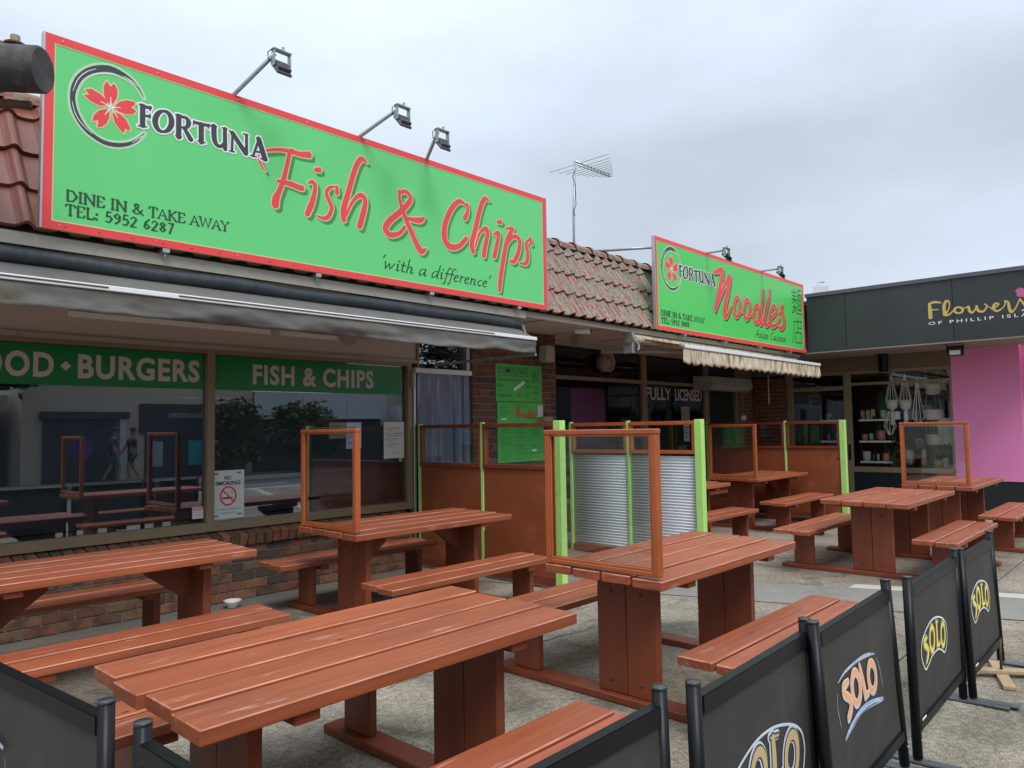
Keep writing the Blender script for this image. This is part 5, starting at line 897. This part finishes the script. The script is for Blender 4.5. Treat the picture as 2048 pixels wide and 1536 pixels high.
# ================================================================ CAFE BARRIERS
SL = S3(D['solo']); SO = S2(D['soloout'])[0]
def centre(strokes, cx, cz, s=1, w=1): return [[((p[0]-4.255)*s+cx, (p[1]-.475)*s+cz)+((p[2]*s*w,) if len(p) > 2 else ()) for p in k] for k in strokes]
POLECAP = mat('pole_top', (.035, .037, .04), .3, .2, 30, spec=.5)
def barrier(label, a, b, style, H=.845, cx=None, cz=None, lean=.02):
    a = Vector((*a, 0)); b = Vector((*b, 0)); T = thing('cafe_barrier', label, 'barrier', (a+b)/2, 'black cafe barriers round the terrace')
    d = (b-a).normalized(); n_ = Vector((d.y, -d.x, 0))       # n_ faces the pavement side
    for p in (a, b):
        o = rod('post', [p+Vector((0, 0, .022)), p+Vector((0, 0, H-.004))], .022, BLKM, T, n=16)
        lathe('post_cap', [(.0228, 0), (.0228, .006), (.0215, .009), (.0, .0095)], p+Vector((0, 0, H-.006)), POLECAP, T, n=16)
        bm = bmesh.new(); u = n_*.22; v = d*.03
        f = [bm.verts.new(p+s1_*u+s2_*v+Vector((0, 0, z))) for z in (.006, .014) for s1_, s2_ in ((-1, -1), (1, -1), (1, 1), (-1, 1))]
        for q in ((0, 1, 2, 3), (7, 6, 5, 4), (0, 4, 5, 1), (1, 5, 6, 2), (2, 6, 7, 3), (3, 7, 4, 0)): bm.faces.new([f[i] for i in q])
        done('foot_plate', bm, mat('foot_plate', (.14, .155, .17), .45, .15, 20, metal=.5, col2=(.12, .06, .035), c2w=(.58, .68), c2s=14), T); lathe('bolt', [(.007, 0), (.005, .008)], p+Vector((0, 0, .10))+n_*.021, GALV, T, n=6)
    def bar(nm, z0, z1, t, m, e=.022):
        bm = bmesh.new(); p, q = a+d*e, b-d*e
        f = [bm.verts.new(w_+n_*s1_*t+Vector((0, 0, z))) for w_ in (p, q) for s1_, z in ((-1, z0), (1, z0), (1, z1), (-1, z1))]
        for k in ((0, 1, 2, 3), (7, 6, 5, 4), (0, 4, 5, 1), (1, 5, 6, 2), (2, 6, 7, 3), (3, 7, 4, 0)): bm.faces.new([f[i] for i in k])
        bmesh.ops.bevel(bm, geom=bm.edges[:], offset=.003, segments=2, affect='EDGES'); return done(nm, bm, m, T)
    bar('top_rail', H-.095, H-.042, .019, BLKM); bar('bottom_rail', .135, .18, .019, BLKM)
    # cloth with a slack wave
    L = (b-a).length; bm = bmesh.new(); nu, nv = 40, 30; G_ = []
    sd = random.uniform(0, 50)
    def off(u, v): return .006+.005*mn.noise(Vector((u*3+sd, v*2, 0)))+.007*math.sin(PI*v)*math.sin(PI*u)+.008*max(0, 1-abs(u-.04)*14)*max(0, .6-v)*math.sin(v*14)
    for j in range(nv+1): G_.append([bm.verts.new(a+d*(.02+(L-.04)*i/nu)+n_*off(i/nu, j/nv)+Vector((0, 0, .15+(H-.06-.15)*j/nv))) for i in range(nu+1)])
    for j in range(nv):
        for i in range(nu): bm.faces.new((G_[j][i], G_[j][i+1], G_[j+1][i+1], G_[j+1][i]))
    ban = done('banner', bm, BANNER, T, smooth=True)
    bm = bmesh.new(); 
    f = lambda k: (lambda u, v: tuple(a+d*u+n_*(off(min(1, max(0, u/L)), min(1, max(0, (v-.15)/(H-.21))))+.0015+k*.0009)+Vector((0, 0, v))))
    rel = lambda S: [[(p[0]-a.x, *p[1:]) for p in s] for s in S]
    if style == 'yellow' or style == 'gold':
        cx_ = cx if cx is not None else .39; s = .92 if style == 'yellow' else 1.15; w_ = 1.0
        st = [[(p[0], p[1], p[2]*1.22) for p in k] for k in centre(SL, cx_, cz, s)]
        ol = centre([SO], cx_, cz, s)[0]; ol = ol+[ol[0], ol[1]]
        Field([[(*p, .009 if style == 'yellow' else .010) for p in ol]], h=.003, pad=.01).mesh(0, f(1), 'emblem_outline', WHITEP if style == 'yellow' else SILV, ban)
        F = Field(st, h=.0028, pad=.02)
        if style == 'gold': F.mesh(.010, f(1), 'lettering_edge', SILV, ban, du=-.004, dv=.003); F.mesh(.004, f(2), 'lettering_edge', INK, ban); F.mesh(-.002, f(3), 'lettering', TAN, ban)
        else: F.mesh(.005, f(1), 'lettering_edge', WHITEP, ban); F.mesh(.0025, f(2), 'lettering_edge', INK, ban); F.mesh(-.002, f(3), 'lettering', YEL, ban)
    if style == 'orange':
        F = Field(rel(S3(D['solo5'])), h=.0028, pad=.02); F.mesh(.006, f(2), 'lettering_edge', BLUW, ban, du=.003, dv=-.006); F.mesh(.0035, f(2.6), 'lettering_edge', mat('peach_print', (.85, .62, .45), .5, .05, 9), ban); F.mesh(-.003, f(3.3), 'lettering', ORNG, ban)
        F = Field(rel(S3(D['sw5'])), h=.0028, pad=.02); F.mesh(0, f(1), 'ribbon_emblem', BLUW, ban); F.mesh(-.012, f(1.8), 'ribbon_emblem', SILV, ban)
        Field(rel([s[:] for s in S3(D['sw5b'])]), h=.0028, pad=.01).mesh(-.002, f(2.4), 'ribbon_text', mat('blue_grey_print', (.12, .15, .2), .5, .2, 40), ban)
    if style == 'left':
        g = lambda k: (lambda u, v: (a.x+(b.x-a.x)*((u-a.y)/(b.y-a.y))-.016-k*.001, u, v))
        g = lambda k: (lambda u, v: tuple(a+(b-a)*((u-a.y)/(b.y-a.y))+n_*(.022+k*.001)+Vector((0, 0, v))))
        Field(S3(D['solo1']), h=.003, pad=.02).mesh(0, g(2), 'lettering', TAN, ban); Field(S3(D['solo1']), h=.003, pad=.02).mesh(.007, g(1), 'lettering_edge', INK, ban); Field(S3(D['sw1']), h=.003, pad=.02).mesh(0, g(1.5), 'ribbon_emblem', BLUW, ban)
    for zz in (.105,):
        bm = bmesh.new(); q = a+d*.05; f_ = [bm.verts.new(w_+n_*s1_+Vector((0, 0, z))) for w_ in (q, q+d*.07) for s1_, z in ((.016, .135), (.0185, .135), (.0185, .185), (.016, .185))]
        for k in ((0, 1, 2, 3), (7, 6, 5, 4), (0, 4, 5, 1), (1, 5, 6, 2), (2, 6, 7, 3), (3, 7, 4, 0)): bm.faces.new([f_[i] for i in k])
        done('sticker', bm, WHITEP, T)
    if style != 'left' and abs(d.x) > .9: T.rotation_euler.x = -lean/H; T.location.y -= lean
    return T
barrier('black barrier in the bottom left corner with part of a tan letter on it', (.70, 3.14), (.780, 2.235), 'left')
barrier('black barrier at the bottom, behind the corner post, with only its top rail in view', (.785, 2.0), (.80, 1.16), 'plain')
barrier('plain black barrier at the bottom, left of the one with tan lettering', (.93, 1.145), (1.835, 1.147), 'plain')
barrier('black barrier with a tan lettered emblem in a silver outline, nearest of the lettered row', (1.93, 1.095), (2.815, 1.125), 'gold', cx=.46, cz=.44)
barrier('black barrier with orange lettering above a blue and silver ribbon', (2.79, 1.085), (3.75, 1.115), 'orange', lean=.05)
barrier('black barrier with yellow lettering, nearer of the two yellow ones', (3.862, 1.052), (4.86, 1.072), 'yellow', cx=.393, cz=.475, lean=.012)
barrier('black barrier with yellow lettering, farther of the two yellow ones', (4.90, 1.05), (5.76, 1.06), 'yellow', cx=.36, cz=.50, lean=.03)
# timber cross foot with a rod
T = thing('umbrella_foot', 'crossed bare timber foot with an upright rusty rod beside the last barrier', 'umbrella foot', (5.47, .98, 0)); BT = mat('bare_timber', (.42, .30, .17), .8, .2, 6, stretch=(1, 5, 1))
for k, ang in enumerate((math.radians(18), math.radians(-58))):
    bm = bmesh.new(); bx(bm, -.27, .27, -.033, .033, .004+k*.021, .024+k*.021, .002); bmesh.ops.rotate(bm, verts=bm.verts, cent=(0, 0, 0), matrix=Matrix.Rotation(ang, 3, 'Z')); bmesh.ops.translate(bm, verts=bm.verts, vec=(5.47, .98, 0)); done('crosspiece', bm, BT, T)
rod('rod', [(5.47, .98, .04), (5.47, .98, .22)], .008, RUST, T)
# ================================================================ SMALL THINGS
lathe('bowl', [(.0, 0), (.035, .002), (.04, .006), (.068, .055), (.078, .07), (.074, .07), (.06, .05), (.03, .012), (0, .01)], (3.30, 6.47, .002), CERAM, None, n=28, label='white plastic bowl on the ground by the brick wall', cat='bowl')
T = thing('speaker', 'beige outdoor speaker on the brick pier beside the awning end', 'speaker', (7.95, 6.6, 2.6)); box('cabinet', 7.80, 7.98, 6.50, 6.66, 2.47, 2.70, mat('cream_plastic', (.38, .35, .27), .6, .05, 5), T, .02); box('wall_bracket', 7.86, 7.92, 6.661, YW, 2.55, 2.62, GALV, T)
T = thing('security_camera', 'white bullet security camera under the tiled eave', 'security camera', (7.5, 5.7, 2.87)); rod('stem', [(7.42, 5.62, 2.875), (7.42, 5.62, 2.80)], .012, WHITEP, T); lathe('base', [(.04, 0), (.035, -.02)], (7.42, 5.62, 2.875), WHITEP, T); bm = bmesh.new(); tube(bm, [(7.40, 5.70, 2.77), (7.47, 5.52, 2.76)], [.032, .036], 14); done('body', bm, WHITEP, T); bm = bmesh.new(); tube(bm, [(7.4705, 5.519, 2.7595), (7.473, 5.513, 2.7592)], .028, 14); done('lens', bm, BLKM, T)
def notice(name, label, cat, x0, x1, z0, z1, m, Y=None, grp=None):
    Y = Y or GY-.003; T = thing(name, label, cat, ((x0+x1)/2, Y, z0), grp); box('sheet', x0, x1, Y-.003, Y, z0, z1, m, T); return T
def lines(T, x0, x1, zs, Y, m, h=.006, rag=.3):
    bm = bmesh.new()
    for z in zs:
        x = x0; e_ = x1-(x1-x0)*rag*random.random()
        while x < e_:
            w_ = random.uniform(.012, .05)*(x1-x0)*3; bx(bm, x, min(x+w_, e_), Y-.0042, Y-.0032, z, z+h); x += w_+.014*(x1-x0)*3
    return done('print', bm, m, T)
# dumplings board and menu board
BGRN = mat('board_green', (.085, .50, .09), .45, .03, 3); bY = YW-.006
T = notice('menu_sign', 'green DUMPLINGS sign with Chinese characters on the brick pier', 'sign', 7.01, 7.93, 1.925, 2.42, BGRN, bY); fT = onY(bY-.0045)
text('DUMPLINGS', 7.05, 7.65, 2.29, 2.385, fT, INK, T, bold=.004, sp=1.15); box('rule', 7.05, 7.66, bY-.0042, bY-.0032, 2.262, 2.268, INK, T); text('Steamed, Pan Fried or Soup', 7.05, 7.67, 2.185, 2.235, fT, INK, T)
text('Pork', 7.05, 7.15, 2.11, 2.15, fT, INK, T); text('or', 7.05, 7.085, 2.055, 2.078, fT, INK, T); text('Vegetarian', 7.05, 7.30, 1.975, 2.025, fT, INK, T); text('$8', 7.60, 7.665, 2.105, 2.15, fT, INK, T); text('10', 7.42, 7.48, 1.99, 2.035, fT, INK, T); text('pcs', 7.50, 7.555, 1.985, 2.01, fT, INK, T); text('$12', 7.59, 7.68, 1.985, 2.03, fT, INK, T)
Field(S3(D['jiaozi']), h=.003, pad=.01, smooth=False).mesh(0, fT, 'characters', INK, T)
bm = bmesh.new(); bx(bm, -.12, .12, -.0008, .0008, -.022, .022); bmesh.ops.rotate(bm, verts=bm.verts, cent=(0, 0, 0), matrix=Matrix.Rotation(math.radians(-28), 3, 'Y')); bmesh.ops.translate(bm, verts=bm.verts, vec=(7.46, bY-.007, 2.135)); done('label_strip', bm, WHITEP, T)
T = notice('menu_board', 'tall green Noodles menu board below the DUMPLINGS sign', 'sign', 7.03, 7.96, 1.12, 1.915, BGRN, bY)
kk = .40/(max(p[0] for s in S3(D['noodles']) for p in s)-min(p[0] for s in S3(D['noodles']) for p in s)); mu_ = min(p[0] for s in S3(D['noodles']) for p in s); mv_ = min(p[1] for s in S3(D['noodles']) for p in s); kz = .125/(max(p[1] for s in S3(D['noodles']) for p in s)-mv_)
F = Field(xf(S3(D['noodles']), kk, 7.38-kk*mu_, kz, 1.715-kz*mv_), h=.0025, pad=.01); F.mesh(0.002, fT, 'lettering_edge', INK, T, du=.004, dv=-.003); F.mesh(0, onY(bY-.0055), 'lettering', SIGNR, T)
text('FORTUNA', 7.46, 7.58, 1.862, 1.882, fT, INK, T); text('Asian Cuisine', 7.60, 7.77, 1.695, 1.715, fT, INK, T, shear=.3)
ringfield(7.42, 1.868, .028, .007).mesh(0, fT, 'logo_ring', INK, T)
lines(T, 7.09, 7.28, [1.75+i*.014 for i in range(9)], bY, INKG, .004); 
for c0, c1 in ((7.09, 7.32), (7.38, 7.62), (7.68, 7.90)):
    z = 1.62
    while z > 1.15:
        lines(T, c0, c1, [z-.015*i for i in range(random.randint(1, 3))], bY, INKG, .004); z -= .055
for (a, b, c, d) in ((7.10, 7.20, 1.68, 1.70), (7.70, 7.80, 1.25, 1.28)): box('label_strip', a, b, bY-.006, bY-.0045, c, d, WHITEP, T)
notice('notice', 'narrow white notice card at the right edge of the Noodles menu board', 'notice', 7.82, 7.93, 1.71, 1.88, PAPER, bY-.012)
box('box', 7.84, 8.02, 6.60, 6.715, 1.655, 1.72, KRAFT, None, label='small brown cardboard box resting beside the menu board', cat='box')
# NO SMOKING sign
T = notice('no_smoking_sign', 'white NO SMOKING sign at the bottom of the window', 'sign', 3.268, 3.575, .765, 1.215, mat('sign_white', (.62, .70, .66), .4, .02, 3)); Yn = GY-.003; fN = onY(Yn-.0045)
text('NO', 3.375, 3.445, 1.125, 1.165, fN, INK, T, bold=.03); text('SMOKING', 3.29, 3.535, 1.075, 1.115, fN, INK, T, bold=.03)
F = Field([[(3.415+.075*math.cos(a), .975+.085*math.sin(a), .017) for a in np.linspace(0, 2*PI, 25)], [(3.36, 1.03, .015), (3.47, .92, .015)]], h=.0025, pad=.01, smooth=False); F.mesh(0, onY(Yn-.0052), 'prohibition_ring', SIGNR, T)
Field([[(3.365, .955, .016), (3.45, .955, .016)], [(3.44, .99, .004), (3.46, 1.005, .004), (3.44, 1.02, .004)]], h=.0025, pad=.01, smooth=False).mesh(0, fN, 'cigarette', INK, T)
text('in outdoor dining area', 3.29, 3.54, .84, .862, fN, INK, T, shear=.3); text('PENALTIES MAY APPLY', 3.34, 3.50, .81, .822, fN, INK, T)
for a, c in ((3.275, 1.175), (3.50, 1.18), (3.275, .785), (3.505, .79)): box('corner_mark', a, a+.045, Yn-.0042, Yn-.0032, c, c+.018, mat('grey_print', (.2, .25, .22), .6, .1, 3), T)
T = notice('warning_sticker', 'small red and white WARNING sticker in the corner of the left window', 'sticker', 3.075, 3.175, .79, .895, WHITEP, GY-.006); fK = onY(GY-.0105); box('band', 3.08, 3.17, GY-.0102, GY-.0092, .87, .89, SIGNR, T); text('WARNING', 3.088, 3.162, .874, .886, onY(GY-.011), WHITEP, T, bold=.02); lines(T, 3.085, 3.165, [.86, .845, .83, .815, .80], GY-.006, SIGNR, .006, .1)
T = notice('notice', 'brown card notice in the window, left of the blue and white one', 'notice', 4.53, 4.735, 1.49, 1.66, KRAFT); lines(T, 4.55, 4.71, [1.62, 1.59, 1.53], GY-.003, INKG, .012)
T = notice('notice', 'white notice with blue print in the window behind the glass divider', 'notice', 4.745, 4.94, 1.375, 1.66, mat('pale_blue_paper', (.50, .60, .68), .8, .02, 3)); lines(T, 4.77, 4.92, [1.6, 1.56, 1.50, 1.44, 1.42], GY-.003, mat('blue_print', (.04, .15, .4), .6, 0, 3), .012)
T = notice('notice', 'hand written four point paper notice at the right end of the shop window', 'notice', 5.25, 5.54, 1.25, 1.665, PAPER)
fH = onY(GY-.0075)
for i, (tx, z) in enumerate((('1. DECIDE YOUR ORDER', 1.585), ('OUTSIDE', 1.56), ('2. WASH / SANITISE HANDS', 1.525), ('BEFORE ENTERING SHOP', 1.50), ('3. ONLY 2 IN SHOP', 1.465), ('WARNED', 1.435), ('4. WAIT FOR ORDER', 1.40), ('OUTSIDE', 1.375), ('THANK YOU', 1.305))):
    l = len(tx)*.0105; xa = 5.27+(.03 if tx[1] != '.' else 0)+(.07 if 'THANK' in tx else 0); text(tx, xa, min(xa+l, 5.53), z, z+.014, fH, INK, T, bold=.01)
T = notice('notice', 'brown paper notice under the FULLY LICENSED lettering', 'notice', 12.34, 12.65, 1.66, 1.92, KRAFT, NY+.034)
for i, (a, b, c, d, lb) in enumerate(((12.42, 12.62, 1.28, 1.62, 'blue and white notice on the dark shopfront behind the corrugated screen'), (12.75, 13.15, 1.15, 1.60, 'white printed notice beside the doorway of the dark shopfront'))):
    T = notice('notice', lb, 'notice', a, b, c, d, PAPER, NY+.034); lines(T, a+.03, b-.03, [c+.06+k*.045 for k in range(int((d-c-.08)/.045))], NY+.034, INKG, .016)
# strip curtain
T = thing('strip_curtain', 'clear plastic strip curtain hanging in the shop doorway', 'curtain', (6.1, 6.76, 0))
for i in range(11):
    x0 = 5.68+i*.075; bm = bmesh.new(); n = 30; sd = random.uniform(0, 90); pv_ = None; cv = random.choice((-1, 1, 1))*random.uniform(.016, .03)
    for j in range(n+1):
        z = 2.235-j*(2.19/n); ph = .006*mn.noise(Vector((sd, z*1.4, 0))); rowv = []
        for q in range(8):
            t = q/7; rowv.append(bm.verts.new((x0+.098*t+ph, YW-.012+(.014 if i % 2 else 0)-cv*math.sin(PI*t)+.008*mn.noise(Vector((sd+t*1.2, z*1.8, 1))), z)))
        if pv_:
            for q in range(7): bm.faces.new((pv_[q], pv_[q+1], rowv[q+1], rowv[q]))
        pv_ = rowv
    done('plastic_strip', bm, PVC, T, smooth=True)
box('curtain_rail', 5.655, 6.56, YW-.03, YW-.002, 2.236, 2.29, WHITEP, T)
# duct fan and split heater
T = thing('exhaust_fan', 'round white duct fan mouth above the dark shopfront', 'fan', (9.84, 6.95, 2.6)); lathe('ring', [(.15, -.10), (.155, -.12), (.13, -.12), (.12, .04), (.15, .04), (.15, -.10)], (9.83, 7.02, 2.60), mat('old_cream_plastic', (.36, .28, .20), .6, .1, 9), T, n=28, axis='y'); lathe('hub', [(.0, -.03), (.04, -.03), (.04, 0)], (9.83, 7.0, 2.60), KRAFT, T, axis='y', n=12)
for a in range(4):
    bm = bmesh.new(); an = a*PI/2; pts = [(.03, -.02), (.115, -.045), (.115, .045), (.03, .02)]; bm.faces.new([bm.verts.new((9.83+r_*math.cos(an)-w_*math.sin(an), 7.0+w_*.5, 2.60+r_*math.sin(an)+w_*math.cos(an))) for r_, w_ in pts]); done('blade', bm, KRAFT, T)
T = thing('air_curtain', 'grey wall mounted air curtain unit over the beaded doorway', 'air curtain', (13.5, 6.75, 2.3)); bm = bmesh.new(); f = []; g = []
for y, z in ((NY-.01, 2.24), (6.70, 2.24), (6.62, 2.32), (6.68, 2.48), (NY-.01, 2.50)): f.append(bm.verts.new((12.75, y, z))); g.append(bm.verts.new((14.42, y, z)))
bm.faces.new(f); bm.faces.new(g[::-1])
for i in range(5): bm.faces.new((f[i], f[(i+1) % 5], g[(i+1) % 5], g[i]))
done('casing', bm, BEIGE, T); box('vent_slot', 12.85, 14.3, 6.73, 6.80, 2.22, 2.238, GALV, T)
rod('cable', [(14.42, 6.9, 2.45), (14.75, 7.02, 2.2), (14.78, 7.03, 1.75)], .012, GALV, label='grey cable running down the dark brick pier', cat='cable'); box('socket', 14.72, 14.86, 7.0, 7.045, 1.66, 1.76, WHITEP, None, label='white socket box on the dark brick pier', cat='socket')
rod('pull_cord', [(15.1, 6.6, 2.6), (15.1, 6.6, 1.98)], .01, WHITEP, label='white hanging pull cord under the noodle sign awning', cat='cord')
# litter and leaves on the paving
bm = bmesh.new(); rg3 = random.Random(5)
for i in range(260):
    x, y = rg3.uniform(.2, 12), rg3.uniform(-.5, 6.6); s = rg3.uniform(.003, .011); a = rg3.uniform(0, PI)
    bm.faces.new([bm.verts.new((x+s*math.cos(a+k*PI/2)*(1 if k % 2 else .5), y+s*math.sin(a+k*PI/2), .006+s*.2*(k % 2))) for k in range(4)])
done('fallen_debris', bm, mat('debris', (.45, .42, .34), .8, .4, 30), None, kind='stuff')
for o in list(bpy.data.objects):
    if o.type == 'EMPTY' and not o.children and not o.parent: print('EMPTY', o.name)
